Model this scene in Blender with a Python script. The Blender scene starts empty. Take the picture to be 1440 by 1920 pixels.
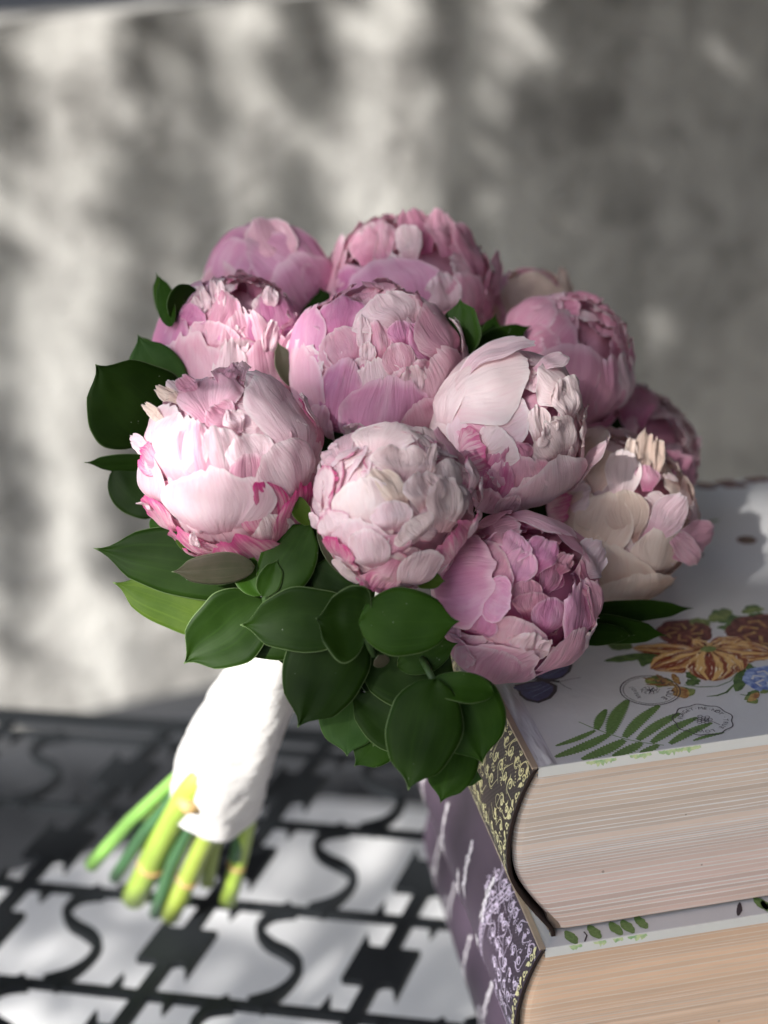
import bpy, math, random
from mathutils import Vector, Matrix, noise
import numpy as np
PI = math.pi
sc = bpy.context.scene
COL = sc.collection
CM = 0.01
# ------------------------------------------------------------------ camera
CAM_P = Vector((-13.7637, -50.2559, 32.9394))          # centimetres, origin = near left corner of the top book's cover
CR = Vector((0.98145506, -0.18573977, -0.04739943))
CU = Vector((0.11570531, 0.37686527, 0.91901298))
CF = Vector((0.15283406, 0.9074543, -0.3913674))
cam = bpy.data.cameras.new('camera')
camo = bpy.data.objects.new('camera', cam)
COL.objects.link(camo)
m = Matrix((CR, CU, -CF)).transposed().to_4x4()
m.translation = CAM_P * CM
camo.matrix_world = m
cam.sensor_width = 36
cam.lens = 56.0
cam.clip_start = 0.02
cam.clip_end = 200
cam.dof.use_dof = True
cam.dof.focus_distance = 0.622
cam.dof.aperture_fstop = 5.0
cam.dof.aperture_blades = 0
sc.camera = camo
# ------------------------------------------------------------------ sky and sun
TO_SUN = Vector((-0.58, -0.60, 0.56)).normalized()
world = bpy.data.worlds.new('World')
sc.world = world
world.use_nodes = True
nt = world.node_tree
sky = nt.nodes.new('ShaderNodeTexSky')
sky.sky_type = 'NISHITA'
sky.sun_disc = False
sky.sun_elevation = math.asin(TO_SUN.z)
sky.sun_rotation = math.atan2(TO_SUN.x, TO_SUN.y)
sky.dust_density = 1.0
nt.links.new(sky.outputs[0], nt.nodes['Background'].inputs[0])
nt.nodes['Background'].inputs[1].default_value = 0.145
sun = bpy.data.lights.new('sun', 'SUN')
sun.energy = 5.0
sun.angle = math.radians(0.9)
sun.color = (1.0, 0.97, 0.93)
suno = bpy.data.objects.new('sun', sun)
COL.objects.link(suno)
suno.rotation_euler = TO_SUN.to_track_quat('Z', 'Y').to_euler()
suno.location = (-2, -1, 3)
sc.view_settings.view_transform = 'Standard'
sc.view_settings.look = 'None'
sc.view_settings.gamma = 1
sc.view_settings.exposure = 1.12
# ------------------------------------------------------------------ helpers
FPX = 2987.0
def ray(px, py):
    return (CR * ((px - 720) / FPX) - CU * ((py - 960) / FPX) + CF)
def at(px, py, dist):
    return CAM_P + ray(px, py).normalized() * dist
def onz(px, py, z):
    d = ray(px, py)
    return CAM_P + d * ((z - CAM_P.z) / d.z)
def nz(x, y=0.0, z=0.0):
    return noise.noise(Vector((x, y, z)))
def sm(t):
    t = max(0.0, min(1.0, t))
    return t * t * (3 - 2 * t)
def empty(name, loc, label, cat, group=None):
    o = bpy.data.objects.new(name, None)
    o.location = Vector(loc) * CM
    o.empty_display_size = 0.01
    COL.objects.link(o)
    o['label'] = label
    o['category'] = cat
    if group:
        o['group'] = group
    return o
def tag(o, label, cat, group=None):
    o['label'] = label
    o['category'] = cat
    if group:
        o['group'] = group
    return o
def mesh(name, V, F, mat, parent=None, uv=None, smooth=True, cols=None):
    me = bpy.data.meshes.new(name)
    off = parent.location / CM if parent is not None and parent.parent is None else Vector((0, 0, 0))
    if parent is not None and parent.parent is not None:
        off = (parent.parent.location + parent.location) / CM
    me.from_pydata([((v[0] - off[0]) * CM, (v[1] - off[1]) * CM, (v[2] - off[2]) * CM) for v in V], [], F)
    if uv is not None:
        l = me.uv_layers.new(name='UVMap')
        idx = np.zeros(len(me.loops), dtype=np.int32)
        me.loops.foreach_get('vertex_index', idx)
        l.data.foreach_set('uv', np.array(uv, dtype=np.float32)[idx].ravel())
    if cols is not None:
        a = me.attributes.new('tone', 'FLOAT_COLOR', 'FACE')
        for i, c in enumerate(cols):
            a.data[i].color = (c[0], c[1], c[2], 1)
    if smooth:
        me.polygons.foreach_set('use_smooth', [True] * len(me.polygons))
    me.materials.append(mat)
    me.update()
    o = bpy.data.objects.new(name, me)
    COL.objects.link(o)
    if parent is not None:
        o.parent = parent
    return o
def grid_faces(nu, nv, off=0, flip=False):
    F = []
    for j in range(nv - 1):
        for i in range(nu - 1):
            a = off + j * nu + i
            q = (a, a + 1, a + nu + 1, a + nu)
            F.append(q[::-1] if flip else q)
    return F
def box(V, F, c, s):
    o = len(V)
    for dx in (-1, 1):
        for dy in (-1, 1):
            for dz in (-1, 1):
                V.append((c[0] + dx * s[0] / 2, c[1] + dy * s[1] / 2, c[2] + dz * s[2] / 2))
    for f in ((0, 1, 3, 2), (4, 6, 7, 5), (0, 4, 5, 1), (2, 3, 7, 6), (0, 2, 6, 4), (1, 5, 7, 3)):
        F.append(tuple(o + i for i in f))
def tube(pts, rad, n=10, V=None, F=None, cap=True):
    if V is None:
        V, F = [], []
    pts = [Vector(p) for p in pts]
    base = len(V)
    prev = None
    for i, p in enumerate(pts):
        t = (pts[min(i + 1, len(pts) - 1)] - pts[max(i - 1, 0)]).normalized()
        if prev is None:
            prev = t.orthogonal().normalized()
        x = (prev - t * prev.dot(t)).normalized()
        prev = x
        y = t.cross(x)
        r = rad[i] if isinstance(rad, (list, tuple)) else rad
        for k in range(n):
            a = 2 * PI * k / n
            V.append(tuple(p + (x * math.cos(a) + y * math.sin(a)) * r))
    for i in range(len(pts) - 1):
        for k in range(n):
            a = base + i * n + k
            b = base + i * n + (k + 1) % n
            F.append((a, b, b + n, a + n))
    if cap:
        F.append(tuple(base + k for k in range(n))[::-1])
        F.append(tuple(base + (len(pts) - 1) * n + k for k in range(n)))
    return V, F
# ------------------------------------------------------------------ materials
def new_mat(name):
    mt = bpy.data.materials.new(name)
    mt.use_nodes = True
    N = mt.node_tree.nodes
    L = mt.node_tree.links
    b = N['Principled BSDF']
    return mt, N, L, b
def nd(N, t, **kw):
    n = N.new(t)
    for k, v in kw.items():
        setattr(n, k, v)
    return n
def mixc(N, L, fac, a, b, mode='MIX'):
    n = N.new('ShaderNodeMix')
    n.data_type = 'RGBA'
    n.blend_type = mode
    for s, v in ((n.inputs[0], fac), (n.inputs[6], a), (n.inputs[7], b)):
        if isinstance(v, bpy.types.NodeSocket):
            L.new(v, s)
        elif isinstance(v, (int, float)):
            s.default_value = v
        else:
            s.default_value = (v[0], v[1], v[2], 1)
    return n.outputs[2]
def math_n(N, L, op, a, b=None, c=None, clamp=False):
    n = N.new('ShaderNodeMath')
    n.operation = op
    n.use_clamp = clamp
    for i, v in enumerate((a, b, c)):
        if v is None:
            continue
        if isinstance(v, bpy.types.NodeSocket):
            L.new(v, n.inputs[i])
        else:
            n.inputs[i].default_value = v
    return n.outputs[0]
def rng(N, L, v, a, b, c=0.0, d=1.0):
    n = N.new('ShaderNodeMapRange')
    n.interpolation_type = 'SMOOTHSTEP'
    L.new(v, n.inputs[0])
    n.inputs[1].default_value = a
    n.inputs[2].default_value = b
    n.inputs[3].default_value = c
    n.inputs[4].default_value = d
    return n.outputs[0]
def noise_n(N, L, vec, scale, detail=3.0, rough=0.5, dist=0.0):
    n = N.new('ShaderNodeTexNoise')
    n.inputs['Scale'].default_value = scale
    n.inputs['Detail'].default_value = detail
    n.inputs['Roughness'].default_value = rough
    n.inputs['Distortion'].default_value = dist
    if vec is not None:
        L.new(vec, n.inputs['Vector'])
    return n.outputs['Fac']
def plain(name, col, rough=0.6, var=0.15, scale=60, bump=0.0, bscale=200, metal=0.0, spec=0.5):
    mt, N, L, b = new_mat(name)
    tc = N.new('ShaderNodeTexCoord')
    n = noise_n(N, L, tc.outputs['Object'], scale, 4)
    c = mixc(N, L, n, [x * (1 - var) for x in col], [min(1, x * (1 + var)) for x in col])
    L.new(c, b.inputs['Base Color'])
    b.inputs['Roughness'].default_value = rough
    b.inputs['Metallic'].default_value = metal
    b.inputs['Specular IOR Level'].default_value = spec
    if bump:
        bp = N.new('ShaderNodeBump')
        bp.inputs['Strength'].default_value = bump
        bp.inputs['Distance'].default_value = 0.001
        L.new(noise_n(N, L, tc.outputs['Object'], bscale, 4), bp.inputs['Height'])
        L.new(bp.outputs[0], b.inputs['Normal'])
    return mt
def petal_mat(name, base, deep, pale, streak=(0.60, 0.09, 0.27), samt=0.0, rimamt=0.0, transl=0.27, pinkv=0.3):
    """base: body colour, deep: colour in veins and near the claw, pale: thin rim; streak: magenta markings"""
    mt, N, L, b = new_mat(name)
    uv = N.new('ShaderNodeUVMap')
    sp = N.new('ShaderNodeSeparateXYZ')
    L.new(uv.outputs[0], sp.inputs[0])
    oi = N.new('ShaderNodeObjectInfo')
    rnd = oi.outputs['Random']
    u = math_n(N, L, 'MULTIPLY_ADD', sp.outputs[0], 2.0, -1.0)
    au = math_n(N, L, 'ABSOLUTE', u)
    s = sp.outputs[1]
    # veins fan out from the claw
    cb = N.new('ShaderNodeCombineXYZ')
    fan = math_n(N, L, 'DIVIDE', u, math_n(N, L, 'ADD', math_n(N, L, 'MULTIPLY', s, 0.5), 0.5))
    L.new(math_n(N, L, 'MULTIPLY', fan, 1.0), cb.inputs[0])
    L.new(math_n(N, L, 'MULTIPLY', s, 0.11), cb.inputs[1])
    L.new(math_n(N, L, 'MULTIPLY', rnd, 37.0), cb.inputs[2])
    vein = noise_n(N, L, cb.outputs[0], 13.0, 5, 0.65, 0.25)
    cb2 = N.new('ShaderNodeCombineXYZ')
    L.new(u, cb2.inputs[0])
    L.new(s, cb2.inputs[1])
    L.new(math_n(N, L, 'MULTIPLY', rnd, 91.0), cb2.inputs[2])
    blot = noise_n(N, L, cb2.outputs[0], 1.7, 4, 0.6, 0.4)
    c = mixc(N, L, math_n(N, L, 'MULTIPLY', rng(N, L, vein, 0.42, 0.72), pinkv), base, deep)
    c = mixc(N, L, rng(N, L, blot, 0.45, 0.75, 0.0, 0.5), c, pale)
    c = mixc(N, L, rng(N, L, s, 0.55, 0.0, 0.0, 0.75), c, deep)
    edge = math_n(N, L, 'MAXIMUM', rng(N, L, s, 0.90, 1.0), rng(N, L, au, 0.88, 1.0))
    c = mixc(N, L, math_n(N, L, 'MULTIPLY', edge, 0.8), c, pale)
    if samt > 0:
        k = rng(N, L, math_n(N, L, 'ADD', math_n(N, L, 'MULTIPLY', vein, 1.1), math_n(N, L, 'MULTIPLY', s, 0.42)), 0.72, 1.02, 0.0, samt)
        c = mixc(N, L, k, c, streak)
    if rimamt > 0:
        e2 = math_n(N, L, 'MAXIMUM', rng(N, L, s, 0.86, 0.99), rng(N, L, au, 0.88, 1.0))
        k = math_n(N, L, 'MULTIPLY', e2, rng(N, L, blot, 0.36, 0.56, 0.15, rimamt))
        c = mixc(N, L, k, c, streak)
    hs = N.new('ShaderNodeHueSaturation')
    L.new(c, hs.inputs['Color'])
    L.new(math_n(N, L, 'MULTIPLY_ADD', rnd, 0.26, 0.87), hs.inputs['Value'])
    L.new(math_n(N, L, 'MULTIPLY_ADD', rnd, -0.30, 1.15), hs.inputs['Saturation'])
    col = hs.outputs[0]
    L.new(col, b.inputs['Base Color'])
    b.inputs['Roughness'].default_value = 0.5
    b.inputs['Specular IOR Level'].default_value = 0.32
    b.inputs['Sheen Weight'].default_value = 0.12
    b.inputs['Sheen Roughness'].default_value = 0.4
    bp = N.new('ShaderNodeBump')
    bp.inputs['Strength'].default_value = 0.4
    bp.inputs['Distance'].default_value = 0.00045
    tc = N.new('ShaderNodeTexCoord')
    fine = noise_n(N, L, tc.outputs['Object'], 260, 3)
    cb3 = N.new('ShaderNodeCombineXYZ')
    L.new(math_n(N, L, 'MULTIPLY', fan, 1.0), cb3.inputs[0])
    L.new(math_n(N, L, 'MULTIPLY', s, 0.45), cb3.inputs[1])
    L.new(math_n(N, L, 'MULTIPLY', rnd, 53.0), cb3.inputs[2])
    fold = math_n(N, L, 'ABSOLUTE', math_n(N, L, 'SUBTRACT', noise_n(N, L, cb3.outputs[0], 2.6, 3, 0.5, 0.5), 0.5))
    h = math_n(N, L, 'ADD', vein, math_n(N, L, 'ADD', math_n(N, L, 'MULTIPLY', fold, 7.0), math_n(N, L, 'MULTIPLY', fine, 0.25)))
    L.new(h, bp.inputs['Height'])
    L.new(bp.outputs[0], b.inputs['Normal'])
    tr = N.new('ShaderNodeBsdfTranslucent')
    tcol = mixc(N, L, 0.45, col, (min(1, deep[0] * 1.3), deep[1], deep[2]))
    L.new(tcol, tr.inputs['Color'])
    L.new(bp.outputs[0], tr.inputs['Normal'])
    mx = N.new('ShaderNodeMixShader')
    mx.inputs[0].default_value = transl
    L.new(b.outputs[0], mx.inputs[1])
    L.new(tr.outputs[0], mx.inputs[2])
    L.new(mx.outputs[0], N['Material Output'].inputs[0])
    return mt
def leaf_mat(name, col, col2, rim=(0.13, 0.19, 0.08), rough=0.5, under=None):
    mt, N, L, b = new_mat(name)
    uv = N.new('ShaderNodeUVMap')
    sp = N.new('ShaderNodeSeparateXYZ')
    L.new(uv.outputs[0], sp.inputs[0])
    oi = N.new('ShaderNodeObjectInfo')
    u = math_n(N, L, 'MULTIPLY_ADD', sp.outputs[0], 2.0, -1.0)
    au = math_n(N, L, 'ABSOLUTE', u)
    s = sp.outputs[1]
    cb = N.new('ShaderNodeCombineXYZ')
    L.new(math_n(N, L, 'MULTIPLY', u, 1.0), cb.inputs[0])
    L.new(math_n(N, L, 'MULTIPLY', s, 0.06), cb.inputs[1])
    L.new(math_n(N, L, 'MULTIPLY', oi.outputs['Random'], 17.0), cb.inputs[2])
    vein = noise_n(N, L, cb.outputs[0], 11.0, 4, 0.6, 0.1)
    tc = N.new('ShaderNodeTexCoord')
    bl = noise_n(N, L, tc.outputs['Object'], 45, 5, 0.6)
    c = mixc(N, L, rng(N, L, bl, 0.3, 0.7), col, col2)
    c = mixc(N, L, math_n(N, L, 'MULTIPLY', rng(N, L, vein, 0.5, 0.75), 0.35), c, [x * 1.5 for x in col2])
    mid = rng(N, L, au, 0.03, 0.0, 0.0, 0.12)
    c = mixc(N, L, mid, c, [x * 1.7 for x in col2])
    spk = N.new('ShaderNodeTexVoronoi')
    spk.inputs['Scale'].default_value = 420
    L.new(tc.outputs['Object'], spk.inputs['Vector'])
    k = math_n(N, L, 'MULTIPLY', math_n(N, L, 'LESS_THAN', spk.outputs['Distance'], 0.10), rng(N, L, noise_n(N, L, tc.outputs['Object'], 90, 2), 0.60, 0.68))
    c = mixc(N, L, math_n(N, L, 'MULTIPLY', k, 0.6), c, (0.35, 0.4, 0.3))
    rimk = math_n(N, L, 'MAXIMUM', rng(N, L, au, 0.968, 0.99), rng(N, L, s, 0.965, 0.99))
    c = mixc(N, L, rimk, c, rim)
    if under is not None:
        ge = N.new('ShaderNodeNewGeometry')
        c = mixc(N, L, ge.outputs['Backfacing'], c, under)
    hs = N.new('ShaderNodeHueSaturation')
    L.new(c, hs.inputs['Color'])
    L.new(math_n(N, L, 'MULTIPLY_ADD', oi.outputs['Random'], 0.4, 0.8), hs.inputs['Value'])
    L.new(hs.outputs[0], b.inputs['Base Color'])
    b.inputs['Roughness'].default_value = rough
    b.inputs['Specular IOR Level'].default_value = 0.10
    bp = N.new('ShaderNodeBump')
    bp.inputs['Strength'].default_value = 0.3
    bp.inputs['Distance'].default_value = 0.0005
    L.new(math_n(N, L, 'ADD', math_n(N, L, 'MULTIPLY', vein, 0.35), math_n(N, L, 'MULTIPLY', bl, 0.6)), bp.inputs['Height'])
    L.new(bp.outputs[0], b.inputs['Normal'])
    tr = N.new('ShaderNodeBsdfTranslucent')
    L.new(mixc(N, L, 0.5, hs.outputs[0], (col2[0] * 1.8, col2[1] * 1.8, col2[2] * 0.6)), tr.inputs['Color'])
    mx = N.new('ShaderNodeMixShader')
    mx.inputs[0].default_value = 0.18
    L.new(b.outputs[0], mx.inputs[1])
    L.new(tr.outputs[0], mx.inputs[2])
    L.new(mx.outputs[0], N['Material Output'].inputs[0])
    return mt
# ------------------------------------------------------------------ setting: floor, wall, unseen light blockers
FLOOR_Z = -97.0
TABLE_Z = -22.5
def plaster():
    mt, N, L, b = new_mat('wall_plaster')
    tc = N.new('ShaderNodeTexCoord')
    a = noise_n(N, L, tc.outputs['Object'], 3.0, 6, 0.6, 0.3)
    f = noise_n(N, L, tc.outputs['Object'], 26, 5, 0.65)
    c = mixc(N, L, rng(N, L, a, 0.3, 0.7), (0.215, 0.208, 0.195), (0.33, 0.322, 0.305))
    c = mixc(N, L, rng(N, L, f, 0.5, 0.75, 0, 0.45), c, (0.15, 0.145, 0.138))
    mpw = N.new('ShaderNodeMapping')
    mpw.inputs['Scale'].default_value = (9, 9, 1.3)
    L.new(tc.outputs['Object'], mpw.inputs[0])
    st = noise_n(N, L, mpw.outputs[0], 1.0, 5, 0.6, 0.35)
    c = mixc(N, L, rng(N, L, st, 0.50, 0.66, 0, 0.62), c, (0.105, 0.100, 0.092))  # painted vertical streaks, dark then pale, standing in for shadow and light bands
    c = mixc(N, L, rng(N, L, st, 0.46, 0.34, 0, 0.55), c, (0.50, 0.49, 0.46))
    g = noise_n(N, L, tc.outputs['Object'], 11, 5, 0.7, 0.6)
    c = mixc(N, L, rng(N, L, g, 0.42, 0.62, 0, 0.55), c, (0.42, 0.41, 0.385))  # painted pale and dark blotches deepen the light and shade contrast
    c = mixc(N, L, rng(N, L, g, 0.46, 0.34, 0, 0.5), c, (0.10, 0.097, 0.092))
    L.new(c, b.inputs['Base Color'])
    b.inputs['Roughness'].default_value = 0.9
    bp = N.new('ShaderNodeBump')
    bp.inputs['Distance'].default_value = 0.006
    L.new(f, bp.inputs['Height'])
    L.new(bp.outputs[0], b.inputs['Normal'])
    return mt
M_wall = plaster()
def floor_mat():
    mt, N, L, b = new_mat('pale_concrete')
    tc = N.new('ShaderNodeTexCoord')
    a = noise_n(N, L, tc.outputs['Object'], 5.0, 6, 0.6, 0.3)
    c = mixc(N, L, rng(N, L, a, 0.3, 0.7), (0.74, 0.74, 0.74), (0.86, 0.86, 0.86))
    L.new(c, b.inputs['Base Color'])
    b.inputs['Roughness'].default_value = 0.8
    return mt
M_floor = floor_mat()
def ray_hit_z(px, py, hd):
    """point on the pixel's ray at horizontal distance hd from the camera"""
    d = ray(px, py)
    return CAM_P + d * (hd / math.hypot(d.x, d.y))
w1 = ray_hit_z(480, 2, 205)
d0 = ray(0, 42)
w0 = CAM_P + d0 * ((w1.z - CAM_P.z) / d0.z)
wdir = Vector((w1.x - w0.x, w1.y - w0.y, 0)).normalized()
wn = Vector((-wdir.y, wdir.x, 0))                       # away from the camera
WTOP = w1.z
V, F = [], []
nu = 60
for j in range(16):
    for i in range(nu):
        t = -260 + 620 * i / (nu - 1)
        z = FLOOR_Z + (WTOP - FLOOR_Z) * j / 15
        p = w1 + wdir * t + wn * (1.2 * nz(t * 0.02, z * 0.02))
        V.append((p.x, p.y, z + (0.5 * nz(t * 0.03, 9) if j == 15 else 0)))
F = grid_faces(nu, 16)
base = len(V)
for i in range(nu):
    p = Vector(V[15 * nu + i]) + wn * 14
    V.append((p.x, p.y, p.z))
for i in range(nu):
    p = Vector(V[base + i])
    V.append((p.x, p.y, FLOOR_Z))
F += [(15 * nu + i, 15 * nu + i + 1, base + i + 1, base + i) for i in range(nu - 1)]
F += [(base + i, base + i + 1, base + nu + i + 1, base + nu + i) for i in range(nu - 1)]
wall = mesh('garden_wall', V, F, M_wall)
tag(wall, 'pale blotchy plastered parapet wall behind the table', 'wall')
# dark skirting at the foot of the wall
V, F = [], []
q0 = onz(360, 1478, FLOOR_Z)
for dz in (0, 20):
    for dn in (-6, 0.0):
        for t in (-260, 360):
            p = w1 + wdir * t + wn * (dn - 1.3)
            V.append((p.x, p.y, FLOOR_Z + dz + 0.2))
F = [(0, 1, 5, 4), (2, 6, 7, 3), (4, 5, 7, 6), (0, 4, 6, 2), (1, 3, 7, 5)]
sk = mesh('skirting', V, F, plain('dark_slate', (0.035, 0.037, 0.042), 0.6), wall, smooth=False)
# floor sheet
V = [(-3000, -3000, FLOOR_Z), (3000, -3000, FLOOR_Z), (3000, 3000, FLOOR_Z), (-3000, 3000, FLOOR_Z)]
fl = mesh('ground', V, [(0, 1, 2, 3)], plain('dark_paving', (0.050, 0.052, 0.056), 0.8, 0.3, 12), smooth=False)
fl['kind'] = 'structure'
e0, e1 = onz(0, 1445, FLOOR_Z + 1), onz(720, 1508, FLOOR_Z + 1)
ed = (e1 - e0).normalized()
en = Vector((ed.y, -ed.x, 0))
if en.y > 0:
    en = -en
V, F = [], []
for z in (FLOOR_Z + 1.0, FLOOR_Z - 0.5):
    for (a, b) in ((-120, 0), (190, 0), (190, 150), (-120, 150)):
        p = e0 + ed * a + en * b
        V.append((p.x, p.y, z))
F = [(0, 1, 2, 3), (4, 7, 6, 5), (0, 4, 5, 1), (1, 5, 6, 2), (2, 6, 7, 3), (3, 7, 4, 0)]
sl = mesh('pavement', V, F, M_floor, smooth=False)
sl['kind'] = 'structure'
# far neighbouring wall, seen above the parapet
V, F = [], []
pf = w1 + wn * 260
for t in (-700, 900):
    for z in (FLOOR_Z, 260):
        for dn in (0, 20):
            p = pf + wdir * t + wn * dn
            V.append((p.x, p.y, z))
F = [(0, 4, 6, 2), (1, 3, 7, 5), (2, 6, 7, 3), (0, 2, 3, 1), (4, 5, 7, 6)]
nb = mesh('neighbour_wall', V, F, plain('grey_render', (0.16, 0.16, 0.17), 0.9), smooth=False)
tag(nb, 'plain grey rendered wall beyond the parapet, top left corner', 'wall')
# unseen slabs overhead, right and behind, added to cut the sky light
V, F = [], []
box(V, F, (105, 40, 122), (300, 520, 10))
box(V, F, (-138, 185, 124), (185, 260, 8))
pr = mesh('porch_roof', V, F, plain('porch_timber', (0.15, 0.14, 0.13), 0.8), smooth=False)
tag(pr, 'brown timber porch roof over the table, outside the picture', 'roof')
V, F = [], []
box(V, F, (150, -20, 10), (12, 380, 214))
box(V, F, (50, -206, 10), (188, 12, 214))
hw = mesh('house_wall', V, F, plain('house_render', (0.20, 0.20, 0.21), 0.9), smooth=False)
tag(hw, 'rendered house wall right of the books, outside the picture', 'wall')
# ------------------------------------------------------------------ unseen creepers added to cast streaky shadows on the wall
M_shadow_leaf = leaf_mat('vine_leaf', (0.03, 0.07, 0.02), (0.05, 0.11, 0.03))
rr = random.Random(5)
def leaf_card(V, F, p, size, r):
    a = Vector((r.uniform(-1, 1), r.uniform(-1, 1), r.uniform(-1, 1))).normalized()
    b = a.orthogonal().normalized()
    b = (b * math.cos(r.uniform(0, 6)) + a.cross(b) * math.sin(r.uniform(0, 6))).normalized()
    a = b.cross(a).normalized()
    o = len(V)
    for k in ((-1, 0), (-0.3, 0.55), (0.5, 0.45), (1, 0), (0.5, -0.45), (-0.3, -0.55)):
        V.append(tuple(p + a * k[0] * size + b * k[1] * size))
    F.append(tuple(range(o, o + 6)))
def wall_hit(px, py):
    d = ray(px, py)
    t = (w1 - CAM_P).dot(wn) / d.dot(wn)
    return CAM_P + d * t
def shadow_vine(px, halfw, top, bot, dens, t0, label, slant=0.0):
    a = wall_hit(px + slant, top) + TO_SUN * t0
    b = wall_hit(px - slant, bot) + TO_SUN * t0
    side = wdir
    V, F = [], []
    tube([a + Vector((0, 0, 30)), a, a.lerp(b, 0.5) + side * 1.5, b], [0.6, 0.6, 0.45, 0.2], 6, V, F)
    n = int((a - b).length * dens)
    for i in range(n):
        s = rr.random()
        k = 0.65 + 0.5 * nz(s * 9, px * 0.1)
        p = a.lerp(b, s) + side * rr.gauss(0, 0.55) * halfw * k + TO_SUN * rr.uniform(-6, 6)
        if nz(p.x * 0.10, p.y * 0.1, p.z * 0.07 + px) < -0.16:
            continue
        leaf_card(V, F, p, rr.uniform(1.6, 3.4), rr)
    o = mesh('hanging_vine', V, F, M_shadow_leaf, smooth=False)
    tag(o, label, 'vine', 'creepers hanging outside the porch')
    return o
SHADOW_VINES = [(10, 2.5, 1.6), (270, 3.5, 2.4), (400, 2.5, 1.2), (555, 4.5, 6.0), (860, 3.8, 5.0), (1140, 4.0, 5.0), (1330, 3, 1.5), (1440, 4, 4.0)]
VLAB = ['thin creeper whose shadow falls on the far left edge of the wall', 'creeper casting the ragged shadow left of the lilac bud', 'sparse creeper casting faint specks above the lilac bud', 'thick creeper casting the dark band above the left peonies',
        'thick creeper casting the dark band right of the top peony', 'creeper casting the dark band above the right shoulder peony', 'sparse creeper casting flecks at the upper right of the wall', 'thick creeper casting the shadow at the right edge of the wall']
for i, (px, hwid, dens) in enumerate(SHADOW_VINES):
    shadow_vine(px, hwid * 1.3, -80, 1230, dens * 1.5, 228 + 10 * (i % 3), VLAB[i], 25 if i % 2 else -10)
# unseen leafy boughs added to shade the scene; gaps cut for sun patches
def bough(cen, rad, n, size, keep, label, seed, dens=None):
    r = random.Random(seed)
    V, F = [], []
    e1 = TO_SUN.cross(Vector((0, 0, 1))).normalized()
    e2 = TO_SUN.cross(e1).normalized()
    for i in range(n):
        a, q = r.uniform(0, 2 * PI), math.sqrt(r.random())
        p = cen + e1 * (math.cos(a) * q * rad[0]) + e2 * (math.sin(a) * q * rad[1]) + TO_SUN * r.uniform(-8, 8)
        if any((p - k).cross(TO_SUN).length < kr + size * 0.5 for k, kr in keep):
            continue
        if dens is not None:
            x = (p - cen).dot(CR) - TO_SUN.dot(CR) * (p - cen).dot(TO_SUN)
            sh = any((p - k).cross(TO_SUN).length < kr for k, kr in SHADE)
            if not sh and r.random() > max(dens[0], min(1.0, dens[1] + dens[2] * x)):
                continue
        leaf_card(V, F, p, r.uniform(0.7, 1.4) * size, r)
    tr = empty('leafy_bough', cen, label, 'bough', 'boughs outside the picture')
    mesh('foliage', V, F, M_shadow_leaf, tr, smooth=False)['kind'] = 'stuff'
    V, F = tube([cen + e1 * rad[0] * 1.3, cen + e1 * rad[0] * 0.3 + e2 * 2, cen - e1 * rad[0] * 0.8], [1.6, 1.1, 0.4], 8)
    mesh('branch', V, F, plain('bark', (0.10, 0.07, 0.05), 0.9), tr)
SHADE = [(at(1230, 1560, 62), 8.5), (at(1330, 1380, 64), 8.0)]
KEEP = [(at(345, 866, 60.5), 0.8), (at(655, 915, 58.6), 0.35), (at(500, 1230, 69), 3.0), (at(450, 1350, 73), 3.2), (at(400, 1450, 79), 3.2), (at(300, 1600, 84), 3.0), (at(370, 1640, 86), 2.5), (at(150, 1700, 90), 3.0)]
bough(Vector((-2, 14, 2)) + TO_SUN * 270, (34, 34), 4300, 2.3, KEEP, 'leafy bough outside the picture that shades the bouquet', 3, (0.20, 0.35, 0.014))
bough(wall_hit(1345, 740) + TO_SUN * 225, (22, 50), 1150, 3.6, [], 'leafy bough outside the picture that shades the right of the wall', 6)
bough(Vector((-25, 75, FLOOR_Z)) + TO_SUN * 300, (75, 50), 4400, 2.6, [], 'leafy bough outside the picture that shades the ground', 4)
# ------------------------------------------------------------------ books
M_cover = plain('cover_paper', (0.66, 0.66, 0.665), 0.28, 0.05, 30, 0.25, 120, spec=0.6)
M_coveredge = plain('cover_edge_paper', (0.86, 0.86, 0.83), 0.45, 0.05, 40)
M_hinge = plain('hinge_board', (0.50, 0.39, 0.29), 0.7, 0.15, 90)
def checker_mat(name, ca, cb, rough=0.5):
    mt, N, L, b = new_mat(name)
    uv = N.new('ShaderNodeUVMap')
    ck = N.new('ShaderNodeTexChecker')
    ck.inputs['Scale'].default_value = 1.0
    L.new(uv.outputs[0], ck.inputs['Vector'])
    c = mixc(N, L, ck.outputs['Fac'], ca, cb)
    tc = N.new('ShaderNodeTexCoord')
    c = mixc(N, L, rng(N, L, noise_n(N, L, tc.outputs['Object'], 30, 4), 0.35, 0.7, 0, 0.35), c, [x * 0.6 for x in ca])
    L.new(c, b.inputs['Base Color'])
    b.inputs['Roughness'].default_value = rough
    return mt
M_spine_dark = checker_mat('spine_brown', (0.030, 0.020, 0.019), (0.075, 0.052, 0.050))
M_spine_purple = checker_mat('spine_purple', (0.050, 0.032, 0.053), (0.076, 0.051, 0.080))
M_hollow = plain('spine_lining', (0.035, 0.018, 0.014), 0.7, 0.5, 120)
M_gold = plain('gold_print', (0.80, 0.74, 0.40), 0.4, 0.12, 150, spec=0.6)
M_lilac = plain('lilac_print', (0.66, 0.56, 0.72), 0.45, 0.12, 150)
M_lav = plain('lavender_print', (0.70, 0.66, 0.70), 0.5, 0.25, 300)
M_lav2 = plain('lavender_stem_print', (0.42, 0.30, 0.42), 0.5, 0.2, 200)
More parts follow.
